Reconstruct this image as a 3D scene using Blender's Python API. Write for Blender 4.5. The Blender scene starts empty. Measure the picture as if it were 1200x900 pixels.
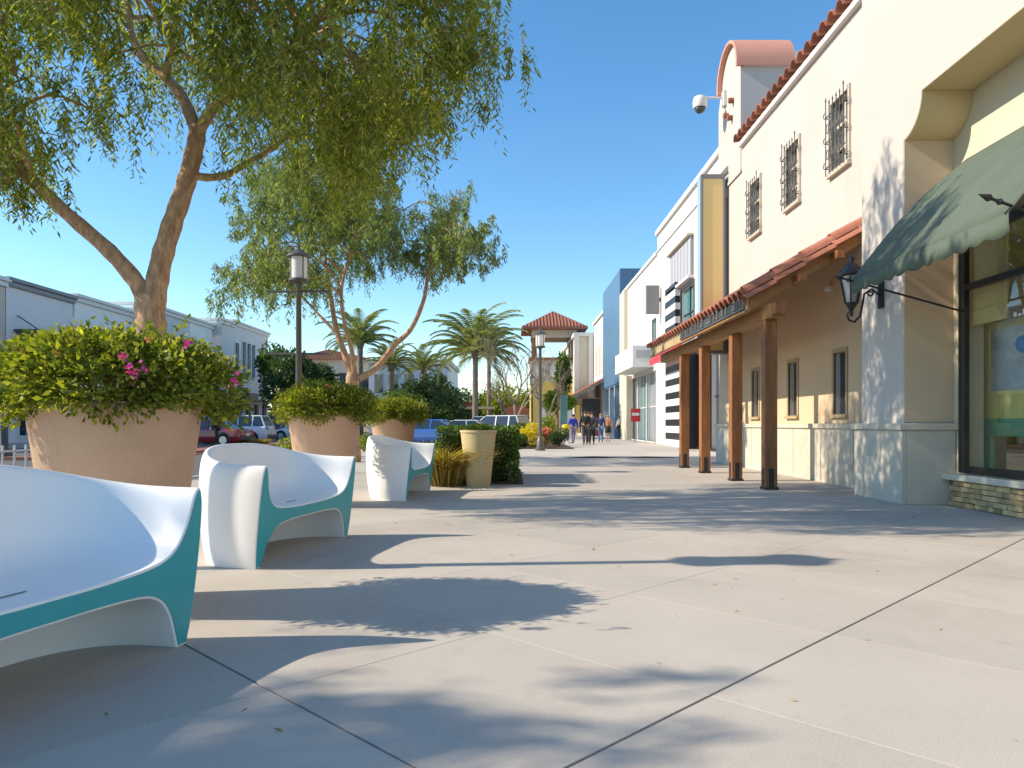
import bpy, bmesh, math, random
import numpy as np
from mathutils import Vector, Matrix, Quaternion
R = math.radians
random.seed(7); rng = np.random.default_rng(11)
sc = bpy.context.scene
COL = sc.collection

# ------------------------------------------------------------------ camera
H = 1.05
cam_d = bpy.data.cameras.new('camera'); cam = bpy.data.objects.new('camera', cam_d); COL.objects.link(cam)
cam.location = (0, 0, H); cam.rotation_euler = (R(90), 0, 0)
cam_d.sensor_width = 36; cam_d.lens = 26.04; cam_d.shift_y = 0.0392
cam_d.clip_start = 0.05; cam_d.clip_end = 3000
cam_d.dof.use_dof = True; cam_d.dof.focus_distance = 9.0; cam_d.dof.aperture_fstop = 11
sc.camera = cam
# ------------------------------------------------------------------ light
SUN = Vector((1.0, 0.074, -0.67)).normalized()
SKY_STRENGTH, SUN_STRENGTH, EXPOSURE = 0.15, 3.6, 0.84
w = bpy.data.worlds.new('World'); sc.world = w; w.use_nodes = True
nt = w.node_tree; bg = nt.nodes['Background']
sky = nt.nodes.new('ShaderNodeTexSky'); sky.sky_type = 'NISHITA'; sky.sun_disc = False
sky.sun_elevation = math.asin(-SUN.z); sky.sun_rotation = math.atan2(-SUN.x, -SUN.y)
sky.altitude = 200; sky.air_density = 1.0; sky.dust_density = 0.1; sky.ozone_density = 3.5
hs_ = nt.nodes.new('ShaderNodeHueSaturation'); hs_.inputs['Saturation'].default_value = 1.24; hs_.inputs['Hue'].default_value = 0.498
nt.links.new(sky.outputs[0], hs_.inputs['Color']); nt.links.new(hs_.outputs[0], bg.inputs[0]); bg.inputs[1].default_value = SKY_STRENGTH
sd = bpy.data.lights.new('sun', 'SUN'); sd.energy = SUN_STRENGTH; sd.angle = R(0.5); sd.color = (1.0, 0.94, 0.84)
so = bpy.data.objects.new('sun', sd); COL.objects.link(so); so.rotation_euler = SUN.to_track_quat('-Z', 'Y').to_euler()
so.location = (-20, 0, 20)
sc.view_settings.view_transform = 'Standard'; sc.view_settings.look = 'None'
sc.view_settings.exposure = EXPOSURE; sc.view_settings.gamma = 1.0
try: sc.view_settings.use_white_balance = True; sc.view_settings.white_balance_temperature = 7500; sc.view_settings.white_balance_tint = 10
except Exception: pass
sc.render.engine = 'CYCLES'
sc.cycles.max_bounces = 7; sc.cycles.transparent_max_bounces = 16; sc.cycles.use_denoising = True

# ------------------------------------------------------------------ materials
def P(px, py, Y):                      # a point seen at photo pixel (1200 x 900) standing Y metres away
    return Vector(((px - 600) / 868 * Y, Y, H + (497 - py) / 868 * Y))

MATS = {}
def mat(name, col, rough=0.7, var=0.12, scale=3.0, bump=0.0, bscale=40.0, metal=0.0, spec=0.5, coat=0.0,
        stretch=None, world=False, tint=None, obj_var=0.0, wear=0.0, spots=0.0, grain=0.0):
    m = bpy.data.materials.new(name); m.use_nodes = True; n = m.node_tree; L = n.links
    b = n.nodes['Principled BSDF']
    b.inputs['Roughness'].default_value = rough; b.inputs['Metallic'].default_value = metal
    b.inputs['Specular IOR Level'].default_value = spec; b.inputs['Coat Weight'].default_value = coat
    if world:
        g = n.nodes.new('ShaderNodeNewGeometry'); src = g.outputs['Position']
    else:
        g = n.nodes.new('ShaderNodeTexCoord'); src = g.outputs['Object']
    if stretch:
        mp = n.nodes.new('ShaderNodeMapping'); mp.inputs['Scale'].default_value = stretch
        L.new(src, mp.inputs['Vector']); src = mp.outputs[0]
    c2 = tint or tuple(c * 0.62 for c in col)
    t = n.nodes.new('ShaderNodeTexNoise'); t.inputs['Scale'].default_value = scale
    t.inputs['Detail'].default_value = 8; t.inputs['Roughness'].default_value = 0.65
    L.new(src, t.inputs['Vector'])
    mr = n.nodes.new('ShaderNodeMapRange'); mr.inputs[1].default_value = 0.3; mr.inputs[2].default_value = 0.75
    mr.inputs[4].default_value = min(1.0, var * 2.6)
    L.new(t.outputs[0], mr.inputs[0])
    mx = n.nodes.new('ShaderNodeMix'); mx.data_type = 'RGBA'
    mx.inputs[6].default_value = (*col, 1); mx.inputs[7].default_value = (*c2, 1)
    L.new(mr.outputs[0], mx.inputs[0]); out = mx.outputs[2]
    if obj_var:
        oi = n.nodes.new('ShaderNodeObjectInfo'); hs = n.nodes.new('ShaderNodeHueSaturation')
        m2 = n.nodes.new('ShaderNodeMapRange'); m2.inputs[3].default_value = 1 - obj_var; m2.inputs[4].default_value = 1 + obj_var
        L.new(oi.outputs['Random'], m2.inputs[0]); L.new(m2.outputs[0], hs.inputs['Value']); L.new(out, hs.inputs['Color'])
        out = hs.outputs[0]
    def darken(o, fac_out, amt, colr=(0.35, 0.31, 0.27)):
        ml = n.nodes.new('ShaderNodeMath'); ml.operation = 'MULTIPLY'; ml.inputs[1].default_value = amt; ml.use_clamp = True
        L.new(fac_out, ml.inputs[0]); q = n.nodes.new('ShaderNodeMix'); q.data_type = 'RGBA'; q.blend_type = 'MULTIPLY'
        q.inputs[7].default_value = (*colr, 1); L.new(ml.outputs[0], q.inputs[0]); L.new(o, q.inputs[6]); return q.outputs[2]
    def ramp(o, lo, hi):
        q = n.nodes.new('ShaderNodeMapRange'); q.interpolation_type = 'SMOOTHSTEP'; q.inputs[1].default_value = lo; q.inputs[2].default_value = hi; L.new(o, q.inputs[0]); return q.outputs[0]
    if wear:
        a1 = n.nodes.new('ShaderNodeTexNoise'); a1.inputs['Scale'].default_value = 0.55; a1.inputs['Detail'].default_value = 10; a1.inputs['Roughness'].default_value = 0.7; a1.inputs['Distortion'].default_value = 0.8
        L.new(src, a1.inputs['Vector']); out = darken(out, ramp(a1.outputs[0], 0.48, 0.72), wear)
        a2 = n.nodes.new('ShaderNodeTexNoise'); a2.inputs['Scale'].default_value = 2.7; a2.inputs['Detail'].default_value = 12; a2.inputs['Roughness'].default_value = 0.75
        L.new(src, a2.inputs['Vector']); out = darken(out, ramp(a2.outputs[0], 0.55, 0.75), wear*0.8)
    if spots:
        v1 = n.nodes.new('ShaderNodeTexVoronoi'); v1.inputs['Scale'].default_value = 1.7; v1.inputs['Randomness'].default_value = 1.0; L.new(src, v1.inputs['Vector'])
        iv = n.nodes.new('ShaderNodeMath'); iv.operation = 'SUBTRACT'; iv.inputs[0].default_value = 1.0; L.new(v1.outputs['Distance'], iv.inputs[1])
        out = darken(out, ramp(iv.outputs[0], 0.965, 0.985), spots, (0.3, 0.26, 0.22))
    if grain:
        a3 = n.nodes.new('ShaderNodeTexNoise'); a3.inputs['Scale'].default_value = 140; a3.inputs['Detail'].default_value = 3; L.new(src, a3.inputs['Vector'])
        out = darken(out, ramp(a3.outputs[0], 0.45, 0.7), grain)
    L.new(out, b.inputs['Base Color'])
    if bump:
        t2 = n.nodes.new('ShaderNodeTexNoise'); t2.inputs['Scale'].default_value = bscale; t2.inputs['Detail'].default_value = 6
        L.new(src, t2.inputs['Vector'])
        bp = n.nodes.new('ShaderNodeBump'); bp.inputs['Strength'].default_value = bump; bp.inputs['Distance'].default_value = 0.01
        L.new(t2.outputs[0], bp.inputs['Height']); L.new(bp.outputs[0], b.inputs['Normal'])
    MATS[name] = m
    return m

def leafmat(name, c1, c2, c3=None, trans=0.35):
    m = bpy.data.materials.new(name); m.use_nodes = True; n = m.node_tree; L = n.links
    b = n.nodes['Principled BSDF']; b.inputs['Roughness'].default_value = 0.5; b.inputs['Specular IOR Level'].default_value = 0.3
    g = n.nodes.new('ShaderNodeNewGeometry'); r = n.nodes.new('ShaderNodeValToRGB')
    r.color_ramp.elements[0].color = (*c1, 1); r.color_ramp.elements[1].color = (*c2, 1)
    if c3:
        e = r.color_ramp.elements.new(0.93); e.color = (*c2, 1); r.color_ramp.elements[2].color = (*c3, 1)
    L.new(g.outputs['Random Per Island'], r.inputs[0]); L.new(r.outputs[0], b.inputs['Base Color'])
    tr = n.nodes.new('ShaderNodeBsdfTranslucent'); mul = n.nodes.new('ShaderNodeMix'); mul.data_type = 'RGBA'; mul.blend_type = 'MULTIPLY'
    mul.inputs[0].default_value = 1; mul.inputs[7].default_value = (1.5, 1.6, 0.5, 1)
    L.new(r.outputs[0], mul.inputs[6]); L.new(mul.outputs[2], tr.inputs[0])
    ms = n.nodes.new('ShaderNodeMixShader'); ms.inputs[0].default_value = trans
    L.new(b.outputs[0], ms.inputs[1]); L.new(tr.outputs[0], ms.inputs[2])
    L.new(ms.outputs[0], n.nodes['Material Output'].inputs[0])
    return m

def clearglass(name, tint=(0.95, 0.96, 0.94), ior=1.5):
    m = bpy.data.materials.new(name); m.use_nodes = True; n = m.node_tree; L = n.links
    n.nodes.remove(n.nodes['Principled BSDF'])
    tp = n.nodes.new('ShaderNodeBsdfTransparent'); tp.inputs[0].default_value = (*tint, 1)
    gl = n.nodes.new('ShaderNodeBsdfGlossy'); gl.inputs['Roughness'].default_value = 0.01
    fr = n.nodes.new('ShaderNodeLayerWeight'); fr.inputs['Blend'].default_value = 0.5
    pw = n.nodes.new('ShaderNodeMath'); pw.operation = 'POWER'; pw.inputs[1].default_value = 3.0
    ad = n.nodes.new('ShaderNodeMath'); ad.operation = 'MULTIPLY_ADD'; ad.inputs[1].default_value = 0.75; ad.inputs[2].default_value = 0.035
    L.new(fr.outputs['Facing'], pw.inputs[0]); L.new(pw.outputs[0], ad.inputs[0]); fr = ad
    ms = n.nodes.new('ShaderNodeMixShader')
    L.new(fr.outputs[0], ms.inputs[0]); L.new(tp.outputs[0], ms.inputs[1]); L.new(gl.outputs[0], ms.inputs[2])
    L.new(ms.outputs[0], n.nodes['Material Output'].inputs[0])
    return m

M = {}
M['slab'] = mat('concrete_slab', (0.50, 0.45, 0.395), 0.8, 0.26, 0.9, 0.10, 260, world=True, tint=(0.40, 0.36, 0.31), obj_var=0.05, wear=0.27, spots=0.7, grain=0.28)
M['paving'] = mat('paving', (0.49, 0.445, 0.39), 0.8, 0.16, 0.8, 0.1, 60, world=True, tint=(0.39, 0.35, 0.30), wear=0.25)
M['grout'] = mat('joint_filler', (0.20, 0.17, 0.14), 0.9, 0.2, 4, world=True)
M['asphalt'] = mat('asphalt', (0.12, 0.117, 0.113), 0.85, 0.3, 1.5, 0.4, 90, world=True)
M['soil'] = mat('soil', (0.09, 0.06, 0.04), 0.95, 0.4, 9, 0.8, 40, world=True)
M['kerb'] = mat('kerb_concrete', (0.42, 0.40, 0.36), 0.8, 0.2, 3, world=True)
M['roadpaint'] = mat('road_paint', (0.75, 0.75, 0.72), 0.6, 0.1, 8, world=True)
M['redpaver'] = mat('red_paver', (0.30, 0.12, 0.08), 0.8, 0.2, 6, world=True)
M['stucco'] = mat('cream_stucco', (0.53, 0.485, 0.45), 0.9, 0.08, 1.0, 0.3, 70, world=True, tint=(0.48, 0.42, 0.37), wear=0.11, grain=0.15)
M['stucco_bounce'] = mat('bounce_ochre_stucco', (0.58, 0.46, 0.26), 0.9, 0.07, 1.5, 0.2, 70, world=True, tint=(0.52, 0.38, 0.2))  # ochre of the recess soffit and cove is bounced light painted in
M['stucco_o'] = mat('tan_and_bounce_stucco', (0.60, 0.455, 0.31), 0.9, 0.07, 1.5, 0.2, 70, world=True, tint=(0.54, 0.41, 0.28))  # tan jamb; on the porch wall it paints bounce from the orange ceiling
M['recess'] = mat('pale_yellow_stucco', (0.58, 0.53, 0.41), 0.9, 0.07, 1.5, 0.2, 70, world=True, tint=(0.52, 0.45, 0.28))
M['dado'] = mat('pale_stone', (0.60, 0.545, 0.455), 0.85, 0.2, 2.2, 0.4, 60, world=True, tint=(0.47, 0.41, 0.31), wear=0.18, grain=0.2)
M['ledgestone'] = mat('ledgestone', (0.58, 0.41, 0.20), 0.9, 0.25, 6, 0.8, 40, world=True, tint=(0.22, 0.17, 0.11), obj_var=0.35)
M['white_wall'] = mat('white_render', (0.64, 0.61, 0.595), 0.85, 0.06, 0.8, 0.1, 50, world=True, tint=(0.66, 0.64, 0.63))
M['white_trim'] = mat('white_trim', (0.68, 0.665, 0.645), 0.6, 0.05, 2)
M['grey_wall'] = mat('grey_render', (0.74, 0.71, 0.69), 0.85, 0.1, 0.7, 0.1, 50, world=True)
M['pale_wall'] = mat('pale_render', (0.86, 0.82, 0.78), 0.85, 0.1, 0.5, 0.1, 40, world=True)
M['cream_wall'] = mat('cream_render', (0.68, 0.62, 0.46), 0.85, 0.08, 0.7, world=True)
M['beige_wall'] = mat('beige_render', (0.60, 0.52, 0.42), 0.85, 0.1, 0.7, world=True)
M['yellow_wall'] = mat('yellow_render', (0.66, 0.50, 0.16), 0.85, 0.1, 0.7, world=True)
M['blue_panel'] = mat('blue_cladding', (0.075, 0.17, 0.29), 0.45, 0.1, 0.3, world=True)
M['bluegrey'] = mat('blue_grey_render', (0.30, 0.40, 0.48), 0.7, 0.1, 0.7, world=True)
M['greypanel'] = mat('grey_slat_metal', (0.42, 0.41, 0.43), 0.5, 0.06, 1)
M['lettergrey'] = mat('weathered_letters', (0.17, 0.165, 0.155), 0.6, 0.4, 6)
M['darkgrey'] = mat('charcoal_paint', (0.07, 0.07, 0.075), 0.5, 0.2, 3)
M['midgrey'] = mat('mid_grey_paint', (0.22, 0.22, 0.23), 0.5, 0.1, 3)
M['black'] = mat('black_paint', (0.015, 0.015, 0.018), 0.4, 0.2, 5)
M['grille_iron'] = mat('weathered_iron', (0.11, 0.105, 0.10), 0.6, 0.3, 8, metal=0.2)
M['iron'] = mat('wrought_iron', (0.035, 0.035, 0.04), 0.5, 0.3, 8, metal=0.3)
M['bronze'] = mat('bronze_frame', (0.045, 0.04, 0.038), 0.35, 0.15, 5, metal=0.5)
M['post_metal'] = mat('lamp_post_paint', (0.12, 0.11, 0.10), 0.45, 0.15, 5, metal=0.3)
M['tile'] = mat('clay_tile', (0.40, 0.15, 0.09), 0.8, 0.25, 7, 0.4, 50, tint=(0.22, 0.08, 0.06), obj_var=0.25)
M['pink'] = mat('salmon_stucco', (0.66, 0.30, 0.22), 0.85, 0.1, 3, 0.2, 50, world=True)
M['wood'] = mat('stained_timber', (0.38, 0.15, 0.05), 0.6, 0.35, 5, 0.5, 22, tint=(0.12, 0.045, 0.02), stretch=(1.6, 1.6, 0.22), world=True)
M['woodbeam'] = mat('beam_timber', (0.40, 0.20, 0.075), 0.65, 0.3, 5, 0.5, 25, tint=(0.18, 0.08, 0.03), stretch=(1.5, 0.2, 1.5), world=True)
M['fascia'] = mat('weathered_fascia', (0.46, 0.36, 0.22), 0.8, 0.3, 5, 0.3, 25, tint=(0.3, 0.2, 0.1), stretch=(1, 0.25, 1), world=True)
M['awning'] = mat('green_canvas', (0.10, 0.135, 0.103), 0.9, 0.2, 2, 0.3, 300, world=True, wear=0.15, grain=0.2)
M['redcanvas'] = mat('red_canvas', (0.60, 0.05, 0.07), 0.8, 0.1, 3)
M['sofa_white'] = mat('white_moulded_plastic', (0.86, 0.855, 0.845), 0.42, 0.03, 1.5, 0.05, 300, tint=(0.78, 0.77, 0.76), wear=0.03)
M['teal'] = mat('teal_moulded_plastic', (0.018, 0.36, 0.41), 0.45, 0.05, 2, 0.03, 200, tint=(0.014, 0.25, 0.29))
M['terracotta'] = mat('terracotta_planter', (0.64, 0.41, 0.28), 0.85, 0.2, 3.5, 0.3, 90, tint=(0.48, 0.30, 0.20), wear=0.16, grain=0.15)
M['sandpot'] = mat('sand_planter', (0.58, 0.45, 0.24), 0.85, 0.12, 3, 0.2, 90)
M['bark'] = mat('bark', (0.66, 0.41, 0.25), 0.95, 0.5, 6, 1.0, 26, tint=(0.20, 0.11, 0.06), stretch=(3, 3, 1.0), world=True)
M['palebark'] = mat('pale_bark', (0.30, 0.24, 0.19), 0.95, 0.3, 8, 0.8, 30)
M['palmtrunk'] = mat('palm_trunk', (0.27, 0.21, 0.16), 0.95, 0.4, 5, 1.0, 20, stretch=(1, 1, 5))
M['glass_dark'] = mat('dark_window_glass', (0.03, 0.04, 0.05), 0.05, 0.2, 1, spec=0.9)
M['glass_grey'] = mat('grey_window_glass', (0.10, 0.11, 0.115), 0.1, 0.2, 1, spec=0.8)
M['glass_teal'] = mat('teal_window_glass', (0.10, 0.26, 0.27), 0.08, 0.2, 1, spec=0.8)
M['glass_pale'] = mat('pale_window_glass', (0.30, 0.36, 0.38), 0.1, 0.35, 0.8, spec=0.8, world=True)
M['glass'] = clearglass('clear_shop_glass')
M['opal'] = mat('opal_lamp_glass', (0.80, 0.78, 0.72), 0.3, 0.05, 3)
M['lampglass'] = mat('seeded_lamp_glass', (0.30, 0.33, 0.34), 0.15, 0.2, 8, spec=0.8)
M['skin'] = mat('skin', (0.45, 0.26, 0.17), 0.6, 0.05, 5)
M['skylight_blue'] = mat('pale_blue_panel', (0.30, 0.45, 0.55), 0.4, 0.05, 1)
M['amber'] = mat('amber_panel', (0.85, 0.63, 0.27), 0.55, 0.06, 1.5)
M['chrome'] = mat('alloy', (0.5, 0.5, 0.52), 0.3, 0.1, 5, metal=0.9)
M['rubber'] = mat('rubber', (0.02, 0.02, 0.02), 0.8, 0.1, 5)
M['redlight'] = mat('red_lens', (0.5, 0.02, 0.02), 0.2, 0.05, 5)
M['whitelens'] = mat('clear_lens', (0.8, 0.8, 0.78), 0.1, 0.05, 5)
M['signred'] = mat('sign_red', (0.55, 0.03, 0.04), 0.4, 0.05, 2)
M['signblue'] = mat('display_blue', (0.05, 0.22, 0.55), 0.5, 0.1, 2)
M['dispyellow'] = mat('display_yellow', (0.75, 0.68, 0.25), 0.6, 0.1, 2)
M['dispgreen'] = mat('display_green', (0.13, 0.38, 0.22), 0.6, 0.1, 2)
M['interior'] = mat('interior_wall', (0.62, 0.57, 0.42), 0.9, 0.3, 1.5)
M['blind'] = mat('roller_blind', (0.62, 0.52, 0.25), 0.8, 0.1, 2)
M['photo_print'] = mat('display_photo', (0.66, 0.72, 0.78), 0.5, 0.38, 2.2, tint=(0.10, 0.14, 0.2), world=True)
M['leaf_pepper'] = leafmat('pepper_leaves', (0.085, 0.125, 0.035), (0.34, 0.36, 0.085), (0.62, 0.56, 0.20), 0.5)
M['leaf_pepper2'] = leafmat('light_pepper_leaves', (0.085, 0.13, 0.06), (0.26, 0.31, 0.12), (0.50, 0.49, 0.24), 0.42)
M['leaf_lime'] = leafmat('bougainvillea_leaves', (0.075, 0.12, 0.02), (0.34, 0.34, 0.05), (0.66, 0.56, 0.14), 0.38)
M['leaf_dark'] = leafmat('dark_leaves', (0.03, 0.06, 0.025), (0.09, 0.15, 0.05), (0.17, 0.21, 0.07), 0.25)
M['leaf_mid'] = leafmat('mid_green_leaves', (0.04, 0.09, 0.02), (0.12, 0.19, 0.035), (0.2, 0.25, 0.05), 0.3)
M['leaf_bright'] = leafmat('bright_leaves', (0.12, 0.19, 0.02), (0.32, 0.36, 0.04), (0.45, 0.42, 0.08), 0.3)
M['leaf_gold'] = leafmat('golden_grass', (0.24, 0.17, 0.04), (0.46, 0.35, 0.10), (0.55, 0.46, 0.18), 0.3)
M['leaf_palm'] = leafmat('palm_leaves', (0.10, 0.14, 0.06), (0.30, 0.31, 0.13), (0.45, 0.36, 0.16), 0.3)
M['flower'] = leafmat('magenta_bracts', (0.45, 0.02, 0.28), (0.65, 0.05, 0.42), None, 0.3)
M['flower_pink'] = leafmat('pink_bracts', (0.55, 0.18, 0.16), (0.70, 0.32, 0.22), None, 0.3)
M['flower_yellow'] = leafmat('yellow_flowers', (0.55, 0.42, 0.02), (0.75, 0.62, 0.06), None, 0.3)

# ------------------------------------------------------------------ mesh helpers
class MB:
    def __init__(s): s.v = []; s.f = []; s.m = []
    def add(s, vs, fs, mi=0):
        o = len(s.v); s.v += [tuple(v) for v in vs]
        for f in fs: s.f.append(tuple(i + o for i in f)); s.m.append(mi)
        return s
    def box(s, a, b, mi=0, mtx=None):
        x0, y0, z0 = a; x1, y1, z1 = b
        vs = [Vector(p) for p in ((x0,y0,z0),(x1,y0,z0),(x1,y1,z0),(x0,y1,z0),(x0,y0,z1),(x1,y0,z1),(x1,y1,z1),(x0,y1,z1))]
        if mtx: vs = [mtx @ v for v in vs]
        return s.add(vs, [(3,2,1,0),(4,5,6,7),(0,1,5,4),(1,2,6,5),(2,3,7,6),(3,0,4,7)], mi)
    def bar(s, p, q, wd, ht, up=(0,0,1), mi=0):
        p, q = Vector(p), Vector(q); d = (q - p); l = d.length; d.normalize()
        x = d.cross(Vector(up)); 
        if x.length < 1e-4: x = d.cross(Vector((1,0,0)))
        x.normalize(); y = x.cross(d)
        mt = Matrix((x, d, y)).transposed().to_4x4(); mt.translation = p
        return s.box((-wd/2, 0, -ht/2), (wd/2, l, ht/2), mi, mt)
    def tube(s, pts, rad, n=8, caps=True, mi=0):
        pts = [Vector(p) for p in pts]
        if not hasattr(rad, '__len__'): rad = [rad] * len(pts)
        vs = []; ref = None
        for i, p in enumerate(pts):
            d = (pts[min(i+1, len(pts)-1)] - pts[max(i-1, 0)]).normalized()
            if ref is None:
                ref = d.cross(Vector((0,0,1)) if abs(d.z) < 0.9 else Vector((1,0,0))).normalized()
            ref = (ref - d * ref.dot(d)).normalized(); b = d.cross(ref)
            for k in range(n):
                a = 2*math.pi*k/n
                vs.append(p + (ref*math.cos(a) + b*math.sin(a)) * rad[i])
        fs = []
        for i in range(len(pts)-1):
            for k in range(n):
                k2 = (k+1) % n
                fs.append((i*n+k, i*n+k2, (i+1)*n+k2, (i+1)*n+k))
        if caps:
            fs.append(tuple(range(n-1, -1, -1))); fs.append(tuple((len(pts)-1)*n + k for k in range(n)))
        return s.add(vs, fs, mi)
    def lathe(s, prof, c=(0,0,0), n=24, mi=0, caps=True):
        vs = []; fs = []
        for r, z in prof:
            for k in range(n):
                a = 2*math.pi*k/n; vs.append((c[0]+r*math.cos(a), c[1]+r*math.sin(a), c[2]+z))
        for i in range(len(prof)-1):
            for k in range(n):
                k2 = (k+1) % n; fs.append((i*n+k, i*n+k2, (i+1)*n+k2, (i+1)*n+k))
        if caps:
            fs.append(tuple(range(n-1,-1,-1))); fs.append(tuple((len(prof)-1)*n+k for k in range(n)))
        return s.add(vs, fs, mi)
    def prism(s, poly, axis, a, b, mi=0):
        # poly: 2D points; axis 'x': (y,z) extruded x=a..b ; 'y': (x,z) ; 'z': (x,y)
        def mk(p, t):
            return (t, p[0], p[1]) if axis == 'x' else ((p[0], t, p[1]) if axis == 'y' else (p[0], p[1], t))
        n = len(poly); vs = [mk(p, a) for p in poly] + [mk(p, b) for p in poly]
        fs = [tuple(range(n)), tuple(range(2*n-1, n-1, -1))] + [(i, i+n, (i+1) % n + n, (i+1) % n) for i in range(n)]
        return s.add(vs, fs, mi)

def chain(o):
    l = Vector((0,0,0))
    while o is not None: l += o.location; o = o.parent
    return l
def link(name, data, parent=None, loc=None):
    o = bpy.data.objects.new(name, data); COL.objects.link(o)
    if parent is not None: o.parent = parent
    if loc is not None: o.location = Vector(loc) - (chain(parent) if parent else Vector((0,0,0)))
    return o
def finish(me, smooth, fix=True):
    if fix:
        bm = bmesh.new(); bm.from_mesh(me)
        bmesh.ops.recalc_face_normals(bm, faces=bm.faces); bm.to_mesh(me); bm.free()
    if smooth:
        me.polygons.foreach_set('use_smooth', [True]*len(me.polygons))
def build(name, mb, m, parent=None, smooth=False, bevel=0, origin=None, angle=None, fix=True):
    """Mesh whose vertices were given in world coordinates."""
    ms = m if isinstance(m, (list, tuple)) else [m]
    off = chain(parent) if parent is not None else Vector((0,0,0))
    base = Vector(origin) if origin is not None else off
    me = bpy.data.meshes.new(name)
    me.from_pydata([(v[0]-base.x, v[1]-base.y, v[2]-base.z) for v in mb.v], [], mb.f)
    for x in ms: me.materials.append(x)
    if len(ms) > 1: me.polygons.foreach_set('material_index', mb.m)
    finish(me, smooth, fix)
    if smooth and angle:
        try: me.set_sharp_from_angle(angle=R(angle))
        except Exception: pass
    o = bpy.data.objects.new(name, me); COL.objects.link(o)
    if parent is not None: o.parent = parent
    o.location = base - off if (parent is not None) else base
    if bevel:
        bv = o.modifiers.new('bevel', 'BEVEL'); bv.width = bevel; bv.segments = 2; bv.limit_method = 'ANGLE'; bv.angle_limit = R(40)
    return o
def tag(o, label, cat, group=None, kind=None):
    o['label'] = label; o['category'] = cat
    if group: o['group'] = group
    if kind: o['kind'] = kind
    return o
def thing(name, label, cat, loc=(0,0,0), group=None):
    o = bpy.data.objects.new(name, None); COL.objects.link(o); o.location = loc; o.empty_display_size = 0.2
    return tag(o, label, cat, group)
def structure(name, mb, m, **k):
    o = build(name, mb, m, **k); o['kind'] = 'structure'; return o
def part(name, mb, m, parent, **k): return build(name, mb, m, parent, **k)
def bx(name, a, b, m, parent, **k): return build(name, MB().box(a, b), m, parent, **k)
def copy_tree(o, loc=None, rz=None, label=None, parent=None):
    c = o.copy(); COL.objects.link(c); c.parent = parent
    if parent is None:
        if loc is not None: c.location = loc
        if rz is not None: c.rotation_euler = (0, 0, rz)
        if label: c['label'] = label
    for ch in list(o.children): copy_tree(ch, parent=c)
    return c

def quads(name, V, m, parent=None, base=None, kind='stuff'):
    """V: (n,4,3) numpy quads -> one mesh, fast."""
    n = len(V); off = chain(parent) if parent is not None else Vector((0,0,0))
    if base is None: base = off
    me = bpy.data.meshes.new(name); co = (V.reshape(-1, 3) - np.array(base)).astype(np.float32)
    me.vertices.add(n*4); me.vertices.foreach_set('co', co.ravel())
    me.loops.add(n*4); me.loops.foreach_set('vertex_index', np.arange(n*4, dtype=np.int32))
    me.polygons.add(n); me.polygons.foreach_set('loop_start', np.arange(0, n*4, 4, dtype=np.int32))
    me.polygons.foreach_set('loop_total', np.full(n, 4, dtype=np.int32))
    me.update(calc_edges=True); me.materials.append(m)
    o = bpy.data.objects.new(name, me); COL.objects.link(o)
    if parent is not None: o.parent = parent
    o.location = Vector(base) - off
    if kind: o['kind'] = kind
    return o
def norm(a): return a / (np.linalg.norm(a, axis=-1, keepdims=True) + 1e-9)
def leaves(C, D, Ln, Wd, fold=0.15):
    """diamond leaves centred at base C, along D."""
    n = len(C); D = norm(D); r = norm(rng.normal(size=(n,3))); S = norm(np.cross(D, r)); N = np.cross(S, D)
    Ln = np.broadcast_to(np.asarray(Ln, float).reshape(-1,1) if np.ndim(Ln) else np.full((n,1), Ln), (n,1))
    Wd = np.broadcast_to(np.asarray(Wd, float).reshape(-1,1) if np.ndim(Wd) else np.full((n,1), Wd), (n,1))
    mid = C + D*Ln*0.45 + N*Ln*fold
    return np.stack([C, mid - S*Wd/2, C + D*Ln, mid + S*Wd/2], axis=1)
def ball(n, shell=0.5):
    d = norm(rng.normal(size=(n,3))); r = (shell + (1-shell)*rng.random((n,1))**0.7)
    return d * r

# ------------------------------------------------------------------ ground
g = MB(); g.add([(-900,-300,-0.14),(900,-300,-0.14),(900,1600,-0.14),(-900,1600,-0.14)], [(0,1,2,3)])
structure('ground', g, M['soil'])
g = MB()
g.add([(-24,-30,-0.13),(-6.4,-30,-0.13),(-6.4,33,-0.13),(-0.2,33,-0.13),(-0.2,140,-0.13),(-24,140,-0.13)], [(0,1,2,3,4,5)])
structure('road', g, M['asphalt'])
g = MB()
poly = [(-6.4,-20),(60,-20),(60,150),(0.0,150),(0.0,32.8),(-6.4,32.8)]
g.prism(poly, 'z', -0.138, -0.007)
pav = structure('pavement', g, M['grout'])
g = MB()
far = [(-6.25,23.0),(20,23.0),(20,150),(0.15,150),(0.15,32.65),(-6.25,32.65)]
g.prism(far, 'z', -0.0065, 0.0)
part('far_paving', g, M['paving'], pav)
g = MB(); g.prism([(-6.4,-20),(-6.25,-20),(-6.25,32.65),(0.15,32.65),(0.15,150),(0.0,150),(0.0,32.8),(-6.4,32.8)], 'z', -0.137, 0.012)
structure('kerb', g, M['kerb'])
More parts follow.
